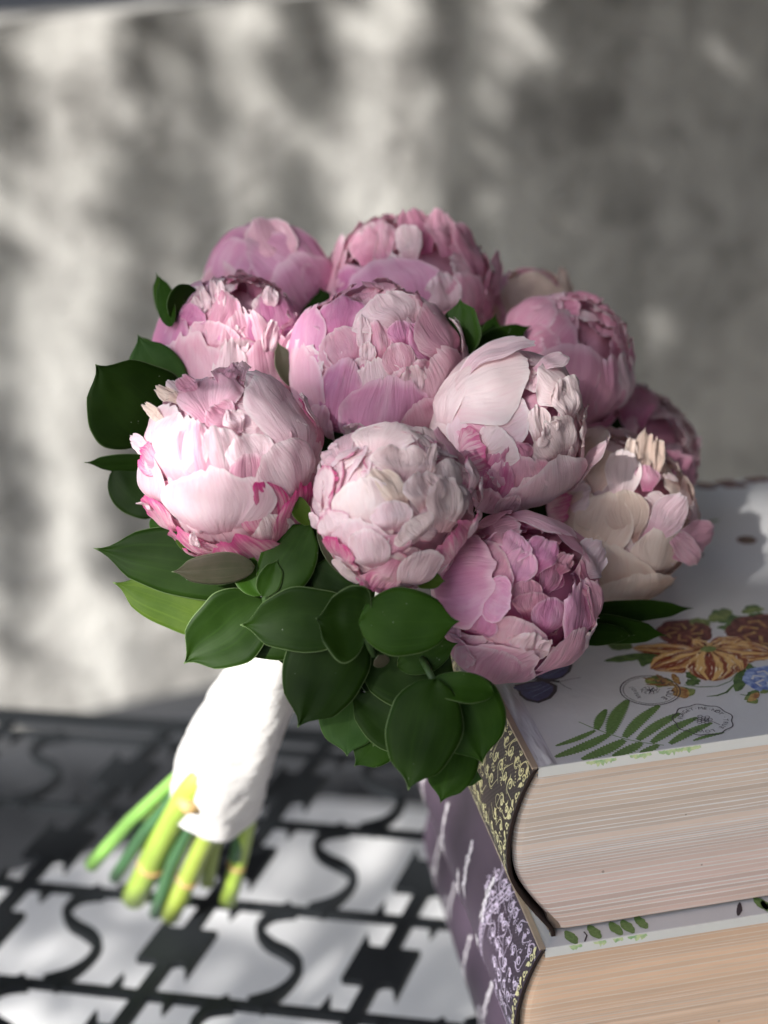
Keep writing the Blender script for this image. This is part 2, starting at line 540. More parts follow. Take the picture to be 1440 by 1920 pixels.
def page_mat(name, tint):
    mt, N, L, b = new_mat(name)
    a = N.new('ShaderNodeAttribute')
    a.attribute_name = 'tone'
    tc = N.new('ShaderNodeTexCoord')
    mp = N.new('ShaderNodeMapping')
    mp.inputs['Scale'].default_value = (30, 30, 300)
    L.new(tc.outputs['Object'], mp.inputs[0])
    n = noise_n(N, L, mp.outputs[0], 1.0, 5, 0.6)
    c = mixc(N, L, 1.0, a.outputs['Color'], tint, 'MULTIPLY')
    c = mixc(N, L, rng(N, L, n, 0.4, 0.75, 0, 0.16), c, (0.50, 0.38, 0.30))
    sp = N.new('ShaderNodeTexVoronoi')
    sp.inputs['Scale'].default_value = 70
    L.new(tc.outputs['Object'], sp.inputs['Vector'])
    k = math_n(N, L, 'LESS_THAN', sp.outputs['Distance'], 0.045)
    c = mixc(N, L, math_n(N, L, 'MULTIPLY', k, 0.55), c, (0.2, 0.12, 0.08))
    L.new(c, b.inputs['Base Color'])
    b.inputs['Roughness'].default_value = 0.75
    return mt
M_page = page_mat('page_edges', (1, 1, 1))
TH = 7.9
def prof(k, bulge=1.15, foot=0.62):
    """spine outline in x for k = 0 (top) .. 1 (bottom)"""
    x = -bulge * math.sin(PI * min(1, k * 1.04)) ** 0.85 if k * 1.04 < 1 else 0
    return x + foot * sm((k - 0.55) / 0.45)
class Book:
    def __init__(s, org, ang, label, spine_mat, W=24.5, D=24.8, mid=0.0, tone=(0.80, 0.63, 0.52), tone2=(0.95, 0.91, 0.89), tt=0.42, seed=1):
        s.o = Vector(org)
        s.c, s.s = math.cos(ang), math.sin(ang)
        s.root = empty('book', s.o, label, 'book', 'stacked thick books')
        r = random.Random(seed)
        # front cover board
        V, F = [], []
        for z in (0, -tt):
            for (x, y) in ((0.12, 0), (W, 0), (W, D), (0.12, D)):
                V.append(s.w(x, y, z))
        F = [(0, 1, 2, 3), (7, 6, 5, 4), (1, 5, 6, 2), (2, 6, 7, 3), (3, 7, 4, 0)]
        s.cover = mesh('cover', V, F, M_cover, s.root, smooth=False)
        V2 = [s.w(x, y, z) for (x, y, z) in ((0.12, -0.03, 0.0), (W, -0.03, 0.0), (W, -0.03, -tt - 0.02), (0.12, -0.03, -tt - 0.02), (0.12, 0.02, 0.005), (W, 0.02, 0.005))]
        mesh('cover_edge', V2, [(3, 2, 1, 0), (0, 1, 5, 4)], M_coveredge, s.cover, smooth=False)
        V, F = [], []
        V = [s.w(x, y, z) for (x, y, z) in ((-0.10, -0.02, 0.03), (0.14, -0.02, 0.03), (0.14, D, 0.03), (-0.10, D, 0.03), (-0.10, -0.02, -0.25), (0.14, -0.02, -0.25), (-0.10, D, -0.25))]
        mesh('hinge', V, [(0, 1, 2, 3), (4, 5, 1, 0), (0, 3, 6, 4)], M_hinge, s.cover, smooth=False)
        # page block: leaf bundles with proud white sheets
        V, F, cols = [], [], []
        zt, zb = -tt, -TH + 0.12
        z = zt
        nx = 26
        rows = []
        while z > zb:
            big = r.random() < 0.2
            h = r.uniform(0.10, 0.24)
            if 0.42 < (zt - z) / (zt - zb) < 0.62:
                h *= 0.55
            rows.append((z, max(zb, z - h), False, r.random()))
            z -= h
            if z <= zb:
                break
            h2 = r.uniform(0.045, 0.06) if big else r.uniform(0.022, 0.036)
            rows.append((z, max(zb, z - h2), True, r.random()))
            z -= h2
        def px(z_):
            return prof(min(1, max(0, -z_ / TH))) + 0.40 - 0.12 * sm(-z_ / TH * 3)
        for (za, zc, white, q) in rows:
            o = len(V)
            for i in range(nx):
                t = (i / (nx - 1)) ** 2
                for zz in (za, zc):
                    x0 = px(zz)
                    x = x0 + (W - 0.4 - x0) * t
                    sag = -0.10 * math.exp(-(x - x0) / 0.8) * (0.4 + (0.5 + zz / TH)) + 0.03 * nz(x * 0.3, zz * 2, seed)
                    dy = 0.12 + 0.012 * nz(zz * 40, seed) + 0.008 * nz(x * 0.8, zz * 30, seed)
                    V.append(s.w(x, dy + 0.25 * math.exp(-(x - x0) / 0.12), zz + sag))
            for i in range(nx - 1):
                F.append((o + 2 * i, o + 2 * i + 1, o + 2 * i + 3, o + 2 * i + 2))
                if white:
                    k = 0.88 + 0.12 * q
                    cols.append((tone2[0] * k, tone2[1] * k, tone2[2] * k))
                else:
                    kk = 0.85 + 0.25 * q
                    g = -za / TH
                    cols.append((tone[0] * kk, (tone[1] + mid * 0.03 * math.sin(g * 5)) * kk, (tone[2] + mid * 0.05 * math.sin(PI * g)) * kk))
        # solid back of the block so it has its depth
        o = len(V)
        for zz in (zt, zb):
            for (x, y) in ((0.5, 0.2), (W - 0.4, 0.2), (W - 0.4, D - 0.3), (0.5, D - 0.3)):
                V.append(s.w(x, y, zz))
        for f in ((0, 3, 2, 1), (4, 5, 6, 7), (1, 2, 6, 5), (2, 3, 7, 6), (0, 4, 7, 3), (0, 1, 5, 4)):
            F.append(tuple(o + i for i in f))
            cols.append((0.3, 0.22, 0.17))
        pb = mesh('page_block', V, F, M_page, s.root, smooth=False, cols=cols)
        pb['kind'] = 'stuff'
        # rounded spine: shell with thickness
        n, m_ = 40, 24
        V, UV = [], []
        for j in range(m_):
            y = -0.12 + (D + 0.1) * j / (m_ - 1)
            for i in range(n):
                k = i / (n - 1)
                V.append(s.w(*s.sp(k, y)))
                UV.append((k * TH * 9.0, y * 9.0))
        F = grid_faces(n, m_, flip=False)
        s.spine = mesh('spine', V, F, spine_mat, s.root, uv=UV)
        V = []
        for j in range(2):
            for i in range(n):
                k = i / (n - 1)
                x, y, z = s.sp(k, -0.12)
                V.append(s.w(x + 0.17 * j, -0.12 + 0.0 * j, z))
        for i in range(n):
            k = i / (n - 1)
            x, y, z = s.sp(k, -0.12)
            V.append(s.w(x + 0.17, D - 0.3, z))
        for i in range(n):
            k = i / (n - 1)
            V.append(s.w(s.sp(k, 0)[0] + 0.55, 1.0, -k * TH))
        F = grid_faces(n, 2) + grid_faces(n, 2, n)
        mesh('spine_lining', V, F, M_hollow, s.root)
    def w(s, x, y, z):
        return (s.o.x + s.c * x - s.s * y, s.o.y + s.s * x + s.c * y, s.o.z + z)
    def sp(s, k, y, lift=0.0):
        x = prof(k)
        k2 = min(1, k + 0.01)
        k1 = max(0, k - 0.01)
        dx, dz = prof(k2) - prof(k1), -(k2 - k1) * TH
        l = math.hypot(dx, dz)
        return (x + lift * dz / l - 0.05, y, -k * TH - lift * dx / l)
    def ribbon(s, pts, wid, V, F, lift=0.03):
        """pts (k*TH, y) in the spine's own surface"""
        o = len(V)
        n = len(pts)
        for i, p in enumerate(pts):
            a = pts[max(0, i - 1)]
            b = pts[min(n - 1, i + 1)]
            dx, dy = b[0] - a[0], b[1] - a[1]
            l = math.hypot(dx, dy) or 1
            wv = wid[i] if isinstance(wid, (list, tuple)) else wid
            for sg in (-1, 1):
                q = (p[0] - dy / l * wv * sg, p[1] + dx / l * wv * sg)
                V.append(s.w(*s.sp(max(0, min(1, q[0] / TH)), q[1], lift)))
        for i in range(n - 1):
            F.append((o + 2 * i, o + 2 * i + 1, o + 2 * i + 3, o + 2 * i + 2))
B1 = Book((0, 0, 0), 0.0, 'topmost thick book with brown and gold spine, white floral cover', M_spine_dark, mid=1.0, seed=4)
B2 = Book((0.0, -0.75, -TH), math.radians(-0.4), 'second book from the top with purple lavender spine and peach page edges', M_spine_purple, tone=(0.92, 0.64, 0.45), tone2=(0.95, 0.80, 0.69), seed=8)
B3 = Book((0.55, -0.9, -2 * TH), math.radians(-1.6), 'lowest book of the stack with purple lavender spine, resting on table', M_spine_purple, tone=(0.92, 0.64, 0.45), tone2=(0.95, 0.80, 0.69), seed=9)
TABLE_Z = -3 * TH - 0.02
# --- scroll ornaments printed on the spines
def spiral(cx, cy, r0, turns, a0, sgn=1, n=26):
    out = []
    for i in range(n):
        t = i / (n - 1)
        a = a0 + sgn * turns * 2 * PI * t
        r = r0 * (1 - 0.85 * t)
        out.append((cx + r * math.cos(a), cy + r * math.sin(a)))
    return out
def drop(b, cx, cy, L_, W_, ang, V, F):
    pts, wd = [], []
    for i in range(8):
        t = i / 7
        bend = 0.25 * L_ * math.sin(PI * t)
        x, y = L_ * (t - 0.5), bend
        pts.append((cx + x * math.cos(ang) - y * math.sin(ang), cy + x * math.sin(ang) + y * math.cos(ang)))
        wd.append(W_ * math.sin(PI * t ** 0.6) + 0.002)
    b.ribbon(pts, wd, V, F, 0.035)
def motif(b, y0, r, V, F, dens=1.0, k0=0.03, k1=0.72):
    # one repeat, 3 cm long, of scrolls, ovals and drops
    L0 = k0 * TH
    tab = []
    for a_ in range(9):
        for b_ in range(4):
            tab.append((0.055 + 0.108 * a_, 0.28 + 0.76 * b_ + (0.38 if a_ % 2 else 0) + r.uniform(-0.08, 0.08), r.uniform(0.20, 0.34), r.uniform(1.1, 1.6), r.uniform(0, 6.28), 1 if (a_ + b_) % 2 else -1))
    for (fx, fy, rad, tr, a0, sg) in tab:
        if fx > k1 or r.random() < 0.06:
            continue
        cx, cy = fx * TH, y0 + fy
        sp_ = spiral(cx, cy, rad, tr, a0, sg)
        tail = [(sp_[0][0] + (0.9 - 0.3 * j) * math.cos(a0 - sg * 1.3) * 0.6, sp_[0][1] + (0.9 - 0.3 * j) * math.sin(a0 - sg * 1.3) * 0.6) for j in range(3)]
        pts = tail + sp_
        wd = [0.012 + 0.025 * math.sin(PI * i / (len(pts) - 1)) ** 2 for i in range(len(pts))]
        b.ribbon(pts, wd, V, F)
        b.ribbon(spiral(cx, cy, rad * 1.28, 0.7, a0 + 0.3, sg, 16), 0.011, V, F)
        drop(b, sp_[-1][0], sp_[-1][1], 0.24, 0.055, a0 + 1.0, V, F)
        drop(b, cx + rad * 1.1 * math.cos(a0 + 2.3), cy + rad * 1.1 * math.sin(a0 + 2.3), 0.32, 0.045, a0 + 3.4, V, F)
        drop(b, cx + rad * 1.35 * math.cos(a0 + 4.3), cy + rad * 1.2 * math.sin(a0 + 4.3), 0.24, 0.035, a0 + 5.4, V, F)
        for q in range(4):
            a = a0 + 3.6 + 0.28 * q
            drop(b, cx + rad * 1.5 * math.cos(a), cy + rad * 1.5 * math.sin(a), 0.07, 0.03, a, V, F)
def oval(b, cx, cy, rx, ry, V, F, w=0.014):
    b.ribbon([(cx + rx * math.cos(2 * PI * i / 24), cy + ry * math.sin(2 * PI * i / 24)) for i in range(25)], w, V, F)
def border(b, y, V, F, k1=1.0):
    # bead-and-scroll band next to the head of the spine
    n = int(TH / 0.34)
    for i in range(n):
        x = 0.2 + i * 0.34
        if i % 2:
            b.ribbon(spiral(x, y + 0.04, 0.17, 1.1, 0.4 + i, 1, 14), 0.035, V, F)
        else:
            drop(b, x, y + 0.04, 0.34, 0.10, 0.9 * (1 if i % 4 else -1), V, F)
        drop(b, x + 0.16, y - 0.16, 0.11, 0.05, 0, V, F)
def print_obj(b, V, F, mat, label=None):
    o = mesh('spine_print', V, F, mat, b.spine, smooth=False)
    o['kind'] = 'stuff'
    return o
V, F = [], []
for q in range(4):
    motif(B1, 0.3 + q * 3.05, rr, V, F, k1=0.95)
for q in range(3):
    oval(B1, 0.66 * TH - q * 0.05, 1.45 + 3.05 * q, 0.42, 0.62, V, F, 0.02)
    oval(B1, 0.30 * TH, 1.65 + 3.05 * q, 0.24, 0.34, V, F)
border(B1, 0.12, V, F)
B1.ribbon([(0.05 + 0.3 * i, 4.3 + 1.6 * math.sin(i * 0.2)) for i in range(22)], 0.02, V, F)
B1.ribbon([(0.2 + 0.3 * i, 9.2) for i in range(25)], 0.02, V, F)
print_obj(B1, V, F, M_gold)
def lavender_print(b, seed):
    r = random.Random(seed)
    V, F = [], []
    motif(b, 0.3, r, V, F, k1=0.95)
    motif(b, 3.2, r, V, F, k1=0.3)
    oval(b, 0.30 * TH, 2.4, 0.24, 0.5, V, F, 0.018)
    oval(b, 0.62 * TH, 1.5, 0.5, 0.8, V, F, 0.018)
    for off in (0.0, 0.55):
        b.ribbon([(0.05 + 0.3 * i, 3.9 + off + 1.5 * math.sin(PI * i / 25)) for i in range(26)], 0.028, V, F)
    for i in range(16):
        x = 0.25 + 0.45 * i
        b.ribbon(spiral(x, 4.18 + 1.5 * math.sin(PI * x / TH), 0.17, 1.2, i, 1, 14), 0.03, V, F, 0.03)
        drop(b, x + 0.2, 4.18 + 1.5 * math.sin(PI * x / TH), 0.2, 0.07, 0.5, V, F)
    mesh('spine_print', V, F, M_lilac, b.spine, smooth=False)['kind'] = 'stuff'
    V, F = [], []
    border(b, 0.12, V, F)
    mesh('spine_print', V, F, M_gold, b.spine, smooth=False)['kind'] = 'stuff'
    V, F = [], []
    VS, FS = [], []
    sprigs = [(0.10, 5.9, 2.6), (0.52, 6.4, 3.0), (0.14, 9.2, 3.2), (0.40, 10.0, 3.4), (0.68, 8.8, 3.0), (0.22, 13.4, 3.6), (0.5, 14.0, 3.4), (0.12, 17.6, 3.2), (0.36, 18.4, 3.0), (0.6, 17.2, 3), (0.2, 21.5, 2.6), (0.45, 21.9, 2.5)]
    for (k, y, L_) in sprigs:
        ang = r.uniform(-0.35, 0.35)
        b.ribbon([(k * TH + 0.25 * t * L_ * 0.85, y + ang * 0.25 * t * L_ * 0.5) for t in range(6)], 0.03, VS, FS, 0.03)
        for i in range(46):
            t = i / 45
            wd = 0.34 * (0.45 + 0.55 * t) * (0.65 + 0.35 * math.sin(t * 22))
            cx = k * TH + t * L_ * 0.75
            cy = y + ang * t * L_ * 0.4 + r.uniform(-1, 1) * wd
            drop(b, cx, cy, r.uniform(0.18, 0.32), r.uniform(0.05, 0.10), r.uniform(-0.9, 0.9), V, F)
    mesh('lavender_print', V, F, M_lav, b.spine, smooth=False)['kind'] = 'stuff'
    mesh('lavender_stem_print', VS, FS, M_lav2, b.spine, smooth=False)['kind'] = 'stuff'
lavender_print(B2, 3)
lavender_print(B3, 6)
# --- printed picture on the top cover: flat ink shapes lying on the cover
def ink(name, col, col2=None, rough=0.35, sc_=900):
    mt, N, L, b = new_mat(name)
    tc = N.new('ShaderNodeTexCoord')
    n = noise_n(N, L, tc.outputs['Object'], sc_, 4, 0.6)
    c = mixc(N, L, rng(N, L, n, 0.35, 0.65), col, col2 or [x * 0.65 for x in col])
    L.new(c, b.inputs['Base Color'])
    b.inputs['Roughness'].default_value = rough
    return mt
def stripe_ink(name, ca, cb, cc):
    mt, N, L, b = new_mat(name)
    uv = N.new('ShaderNodeUVMap')
    mp = N.new('ShaderNodeMapping')
    mp.inputs['Scale'].default_value = (2.4, 0.35, 1)
    L.new(uv.outputs[0], mp.inputs[0])
    oi = N.new('ShaderNodeObjectInfo')
    n = noise_n(N, L, mp.outputs[0], 2.6, 4, 0.6, 0.3)
    c = mixc(N, L, rng(N, L, n, 0.44, 0.56), ca, cb)
    mp2 = N.new('ShaderNodeMapping')
    mp2.inputs['Scale'].default_value = (7.0, 1.5, 1)
    mp2.inputs['Location'].default_value = (3, 7, 1)
    L.new(uv.outputs[0], mp2.inputs[0])
    n2 = noise_n(N, L, mp2.outputs[0], 3, 3)
    c = mixc(N, L, rng(N, L, n2, 0.56, 0.66, 0, 0.85), c, cc)
    L.new(c, b.inputs['Base Color'])
    b.inputs['Roughness'].default_value = 0.35
    return mt
M_fern = ink('fern_ink', (0.17, 0.28, 0.085), (0.11, 0.20, 0.055))
M_fernedge = ink('fern_edge_ink', (0.30, 0.55, 0.25), (0.70, 0.80, 0.45), sc_=250)
M_green = ink('leaf_ink', (0.055, 0.115, 0.030), (0.13, 0.22, 0.06), sc_=300)
M_lime = ink('pale_leaf_ink', (0.28, 0.34, 0.10), (0.14, 0.20, 0.05), sc_=300)
M_maroon = ink('maroon_ink', (0.085, 0.018, 0.016), (0.22, 0.07, 0.05), sc_=300)
M_ochre = ink('ochre_ink', (0.55, 0.36, 0.12), (0.30, 0.12, 0.05), sc_=300)
M_blue = ink('blue_ink', (0.10, 0.16, 0.45), (0.38, 0.48, 0.72), sc_=260)
M_wing = ink('wing_ink', (0.045, 0.045, 0.14), (0.085, 0.085, 0.22), sc_=160)
M_black = ink('black_ink', (0.018, 0.012, 0.022), (0.03, 0.02, 0.035))
M_stamp = ink('stamp_ink', (0.045, 0.04, 0.05), (0.10, 0.09, 0.11), sc_=500)
M_tulip = stripe_ink('orange_petal_ink', (0.26, 0.050, 0.020), (0.74, 0.46, 0.16), (0.88, 0.82, 0.62))
class Decal:
    def __init__(s):
        s.V, s.F, s.U = [], [], []
    def poly(s, pts, z):
        o = len(s.V)
        for p in pts:
            s.V.append((p[0], p[1], z))
            s.U.append((p[0], p[1]))
        s.F.append(tuple(range(o, o + len(pts))))
    def line(s, pts, wid, z):
        o = len(s.V)
        n = len(pts)
        for i, p in enumerate(pts):
            a, b = pts[max(0, i - 1)], pts[min(n - 1, i + 1)]
            dx, dy = b[0] - a[0], b[1] - a[1]
            l = math.hypot(dx, dy) or 1
            w_ = wid[i] if isinstance(wid, (list, tuple)) else wid
            for sg in (-1, 1):
                s.V.append((p[0] - dy / l * w_ * sg, p[1] + dx / l * w_ * sg, z))
                s.U.append((sg * w_, i / max(1, n - 1)))
        for i in range(n - 1):
            s.F.append((o + 2 * i, o + 2 * i + 1, o + 2 * i + 3, o + 2 * i + 2))
    def petal(s, base, tip, wid, z, wav=0.12, seed=0, sharp=1.0):
        """leaf or petal shape from base to tip, wid = full width in cm; UV runs along it"""
        n = 16
        ax = Vector((tip[0] - base[0], tip[1] - base[1]))
        L_ = ax.length
        ax.normalize()
        sd = Vector((-ax.y, ax.x))
        o = len(s.V)
        for i in range(n):
            t = i / (n - 1)
            w_ = wid / 2 * math.sin(PI * (0.04 + 0.93 * t ** sharp)) ** 0.7
            for j in range(5):
                q = (j - 2) / 2
                ww = w_ * (1 + wav * nz(t * 6, q * 2, seed))
                p = Vector((base[0], base[1])) + ax * (L_ * t * (1 + 0.06 * nz(q * 3, seed))) + sd * (q * ww + 0.06 * L_ * math.sin(PI * t) * nz(seed, 3.3) * 2)
                s.V.append((p.x, p.y, z + 0.0))
                s.U.append((q * 0.5 + seed, t + seed * 0.37))
        for i in range(n - 1):
            for j in range(4):
                a = o + i * 5 + j
                s.F.append((a, a + 1, a + 6, a + 5))
    def make(s, name, mat, parent):
        o = mesh(name, s.V, s.F, mat, parent, uv=s.U, smooth=False)
        o['kind'] = 'stuff'
        return o
def cp(px, py):
    p = onz(px, py, 0.0)
    return (p.x, p.y)
def cps(l):
    return [cp(*p) for p in l]
def fern_leaflet(d, bpx, tpx, wid, z, clip=0.0):
    b, t = Vector(cp(*bpx)), Vector(cp(*tpx))
    ax = t - b
    n = max(10, int(ax.length / 0.075))
    sd = Vector((-ax.y, ax.x)).normalized()
    o = len(d.V)
    for i in range(n + 1):
        k = i / n
        w_ = wid / 2 * 1.15 * (math.sin(PI * (0.10 + 0.86 * k)) ** 0.6)
        if i % 2:
            w_ *= 0.66
        c = b + ax * k + sd * (0.035 * ax.length * math.sin(PI * k))
        for sg in (-1, 0, 1):
            q = c + sd * sg * w_ + (ax.normalized() * 0.03 if i % 2 else ax * 0)
            d.V.append((q.x, max(-0.02, q.y), z))
            d.U.append((sg, k))
    for i in range(n):
        for j in range(2):
            a = o + i * 3 + j
            d.F.append((a, a + 1, a + 4, a + 3))
d = Decal()
Z1 = 0.012
for (b_, t_, w_) in [((1119, 1368), (1136, 1331), 0.42), ((1143, 1376), (1177, 1313), 0.62), ((1171, 1383), (1236, 1323), 0.52), ((1196, 1388), (1273, 1338), 0.50), ((1222, 1393), (1306, 1346), 0.46), ((1256, 1395), (1334, 1356), 0.42), ((1300, 1389), (1358, 1374), 0.2),
                     ((1116, 1370), (1042, 1399), 0.30), ((1142, 1377), (1041, 1420), 0.50), ((1171, 1388), (1092, 1424), 0.55), ((1203, 1393), (1150, 1418), 0.5), ((1235, 1397), (1200, 1412), 0.35)]:
    fern_leaflet(d, b_, t_, w_, Z1)
d.line(cps([(1085, 1354), (1108, 1364), (1143, 1377), (1171, 1386), (1205, 1393), (1245, 1398)]), 0.022, Z1 + 0.004)
d.make('fern_print', M_fern, B1.cover)
# fern running over the front edge of the boards
def edge_print(b, xs, name, mat, seed):
    d_ = Decal()
    r = random.Random(seed)
    V, F = [], []
    for (x0, x1) in xs:
        o = len(V)
        n = int((x1 - x0) / 0.06)
        for i in range(n + 1):
            x = x0 + (x1 - x0) * i / n
            V.append(b.w(x, -0.038, -0.02 - 0.03 * r.random()))
            V.append(b.w(x + 0.05, -0.038, -0.14 - 0.22 * r.random() * math.sin(PI * i / n)))
        for i in range(n):
            F.append((o + 2 * i, o + 2 * i + 1, o + 2 * i + 3, o + 2 * i + 2))
    mesh(name, V, F, mat, b.cover, smooth=False)['kind'] = 'stuff'
edge_print(B1, [(2.0, 3.2), (3.75, 4.6), (4.9, 6.6)], 'fern_print', M_fernedge, 4)
edge_print(B2, [(1.1, 1.6), (2.1, 2.6), (2.9, 3.3), (3.5, 4.3)], 'fern_print', M_fernedge, 5)
d = Decal()
for (x, y) in ((1.2, 0.25), (2.2, 0.35), (3.1, 0.35), (3.6, 0.35), (4.2, 0.5), (9.3, 0.5), (9.5, 0.2)):
    q = B2.w(x + 0.2, y - 0.3, 0)
    q2 = B2.w(x, y + 0.6, 0)
    d.petal(q, q2, 0.45, -TH + 0.02, 0.3, x)
d.make('fern_print', M_fern, B2.cover)
d = Decal()
q, q2 = B2.w(8.2, 0.1, 0), B2.w(8.6, 0.9, 0)
d.petal(q, q2, 0.22, -TH + 0.024, 0.4, 2)
d.line([B2.w(1.75, 0.0, 0)[:2], B2.w(1.95, 0.35, 0)[:2], B2.w(1.9, 0.6, 0)[:2]], 0.03, -TH + 0.03)
d.make('twig_print', M_black, B2.cover)
# butterfly
d = Decal()
up = [(955, 1288), (968, 1284), (990, 1279), (1020, 1275), (1033, 1280), (1045, 1286), (1044, 1297), (1033, 1310), (1010, 1319), (987, 1314), (973, 1303), (972, 1297), (958, 1292)]
up2 = [(1000, 1272), (1012, 1262), (1020, 1258), (1045, 1245), (1066, 1240), (1074, 1247), (1069, 1260), (1055, 1271), (1040, 1276), (1015, 1276)]
d.poly(cps(up), Z1)
d.poly(cps(up2), Z1)
d.line(cps([(998, 1275), (1020, 1277), (1040, 1278), (1049, 1279)]), [0.04, 0.08, 0.07, 0.09], Z1 + 0.008)
d.line(cps([(1049, 1279), (1068, 1274), (1089, 1271)]), 0.014, Z1)
d.line(cps([(1049, 1280), (1060, 1288), (1072, 1293)]), 0.014, Z1)
d.make('butterfly_print', M_black, B1.cover)
d = Decal()
def shrink(l, k):
    cx_, cy_ = sum(p[0] for p in l) / len(l), sum(p[1] for p in l) / len(l)
    return [(cx_ + (p[0] - cx_) * k, cy_ + (p[1] - cy_) * k) for p in l]
d.poly(shrink(cps(up), 0.84), Z1 + 0.005)
d.poly(shrink(cps(up2), 0.82), Z1 + 0.005)
d.make('butterfly_wing_print', M_wing, B1.cover)
d = Decal()
for l in ([(990, 1300), (1010, 1293), (1030, 1284)], [(998, 1308), (1015, 1300), (1034, 1289)], [(1020, 1270), (1040, 1262), (1058, 1252)], [(1015, 1285), (1000, 1290), (985, 1292)]):
    d.line(cps(l), 0.012, Z1 + 0.009)
d.make('butterfly_vein_print', M_blue, B1.cover)
# main flower, side flowers and leaves
fc = cp(1328, 1219)
d = Decal()
for i, (t_, w_) in enumerate([((1389, 1198), 1.3), ((1300, 1200), 0.8), ((1187, 1217), 1.15), ((1450, 1226), 2.0), ((1224, 1256), 1.9), ((1387, 1260), 2.0), ((1333, 1278), 2.3)]):
    dd = Decal()
    dd.petal(fc, cp(*t_), w_ * 0.95, Z1 + 0.012 + 0.003 * i, 0.35, i + 1.0, 1.25)
    dd.make('flower_petal_print', M_tulip, B1.cover)
d = Decal()
d.petal((fc[0] - 0.35, fc[1]), (fc[0] + 0.35, fc[1]), 0.55, Z1 + 0.04, 0.4, 5)
d.make('flower_centre_print', M_lime, B1.cover)
d = Decal()
for a in range(9):
    an = a * 2 * PI / 9
    d.line([(fc[0] + 0.35 * math.cos(an), fc[1] + 0.35 * math.sin(an)), (fc[0] + 0.62 * math.cos(an + 0.1), fc[1] + 0.62 * math.sin(an + 0.1))], [0.01, 0.04], Z1 + 0.045)
d.make('stamen_print', M_black, B1.cover)
def rosette(cpx, rad, mat, mat2, seed):
    c = cp(*cpx)
    dA, dB = Decal(), Decal()
    for i in range(7):
        a = i * 2 * PI / 7 + seed
        dA.petal(c, (c[0] + rad * math.cos(a), c[1] + rad * math.sin(a)), rad * 1.0, Z1 + 0.004 + 0.0006 * i, 0.4, seed + i, 1.6)
        dB.line([(c[0] + rad * 0.25 * math.cos(a), c[1] + rad * 0.25 * math.sin(a)), (c[0] + rad * 0.62 * math.cos(a + 0.35), c[1] + rad * 0.62 * math.sin(a + 0.35)), (c[0] + rad * 0.66 * math.cos(a + 0.8), c[1] + rad * 0.66 * math.sin(a + 0.8))], 0.05 * rad, Z1 + 0.010)
    dA.make('rosette_print', mat, B1.cover)
    dB.make('rosette_centre_print', mat2, B1.cover)
rosette((1283, 1186), 1.25, M_maroon, M_ochre, 1)
rosette((1436, 1186), 1.75, M_maroon, M_ochre, 2)
rosette((1445, 1274), 1.15, M_blue, M_cover, 3)
rosette((1300, 1040), 0.5, M_maroon, M_green, 4)
rosette((1400, 1013), 0.5, M_maroon, M_green, 5)
d = Decal()
for i, (b_, t_, w_) in enumerate([((1235, 1228), (1134, 1240), 0.62), ((1222, 1226), (1205, 1250), 0.6), ((1185, 1215), (1140, 1205), 0.9), ((1385, 1240), (1426, 1260), 0.3), ((1392, 1250), (1382, 1297), 0.55), ((1388, 1245), (1430, 1268), 0.35),
                                  ((1290, 1272), (1311, 1262), 0.7), ((1288, 1284), (1312, 1275), 0.55), ((1346, 1166), (1400, 1160), 0.9), ((1395, 1172), (1345, 1178), 0.6), ((1400, 1312), (1420, 1294), 0.45), ((1240, 1152), (1290, 1140), 0.5), ((1400, 1160), (1430, 1150), 0.5), ((1340, 1160), (1365, 1143), 0.9), ((1405, 1148), (1418, 1135), 0.7)]):
    d.petal(cp(*b_), cp(*t_), w_, Z1 + 0.0004 * i, 0.5, i * 1.7)
d.line(cps([(1385, 1262), (1378, 1283), (1362, 1299), (1345, 1305), (1325, 1307)]), [0.03, 0.04, 0.05, 0.04, 0.01], Z1 + 0.012)
d.line(cps([(1283, 1285), (1310, 1289), (1345, 1288), (1370, 1278), (1385, 1260)]), 0.022, Z1 + 0.013)
d.line(cps([(1388, 1303), (1400, 1305)]), 0.03, Z1 + 0.013)
d.make('foliage_print', M_green, B1.cover)
d = Decal()
for i, (b_, t_, w_) in enumerate([((1293, 1164), (1332, 1172), 0.9), ((1330, 1166), (1370, 1146), 0.7), ((1392, 1150), (1432, 1141), 0.55), ((1210, 1275), (1262, 1283), 0.9), ((1400, 1306), (1418, 1320), 0.5), ((1272, 1290), (1296, 1305), 0.8), ((1425, 1300), (1445, 1296), 0.3), ((1350, 975), (1290, 990), 0.3)]):
    d.petal(cp(*b_), cp(*t_), w_, Z1 + 0.0075 + 0.0004 * i, 0.5, i * 2.3)
d.make('pale_foliage_print', M_lime, B1.cover)
d = Decal()
for i, (b_, t_, w_) in enumerate([((1272, 1286), (1205, 1272), 0.18), ((1272, 1286), (1212, 1284), 0.18), ((1268, 1288), (1230, 1266), 0.3), ((1274, 1284), (1262, 1264), 0.3), ((1268, 1288), (1285, 1310), 0.7), ((1404, 1316), (1422, 1300), 0.35)]):
    d.petal(cp(*b_), cp(*t_), w_, Z1 + 0.011 + 0.0004 * i, 0.5, i * 2.3)
d.make('bud_print', M_ochre, B1.cover)
d = Decal()
for i, (b_, t_, w_) in enumerate([((1300, 907), (1345, 915), 0.9), ((1340, 905), (1400, 912), 1.0), ((1395, 903), (1450, 897), 0.8)]):
    d.petal(cp(*b_), cp(*t_), w_, Z1 + 0.0004 * i, 0.5, i * 2.3)
d.make('border_print', M_maroon, B1.cover)
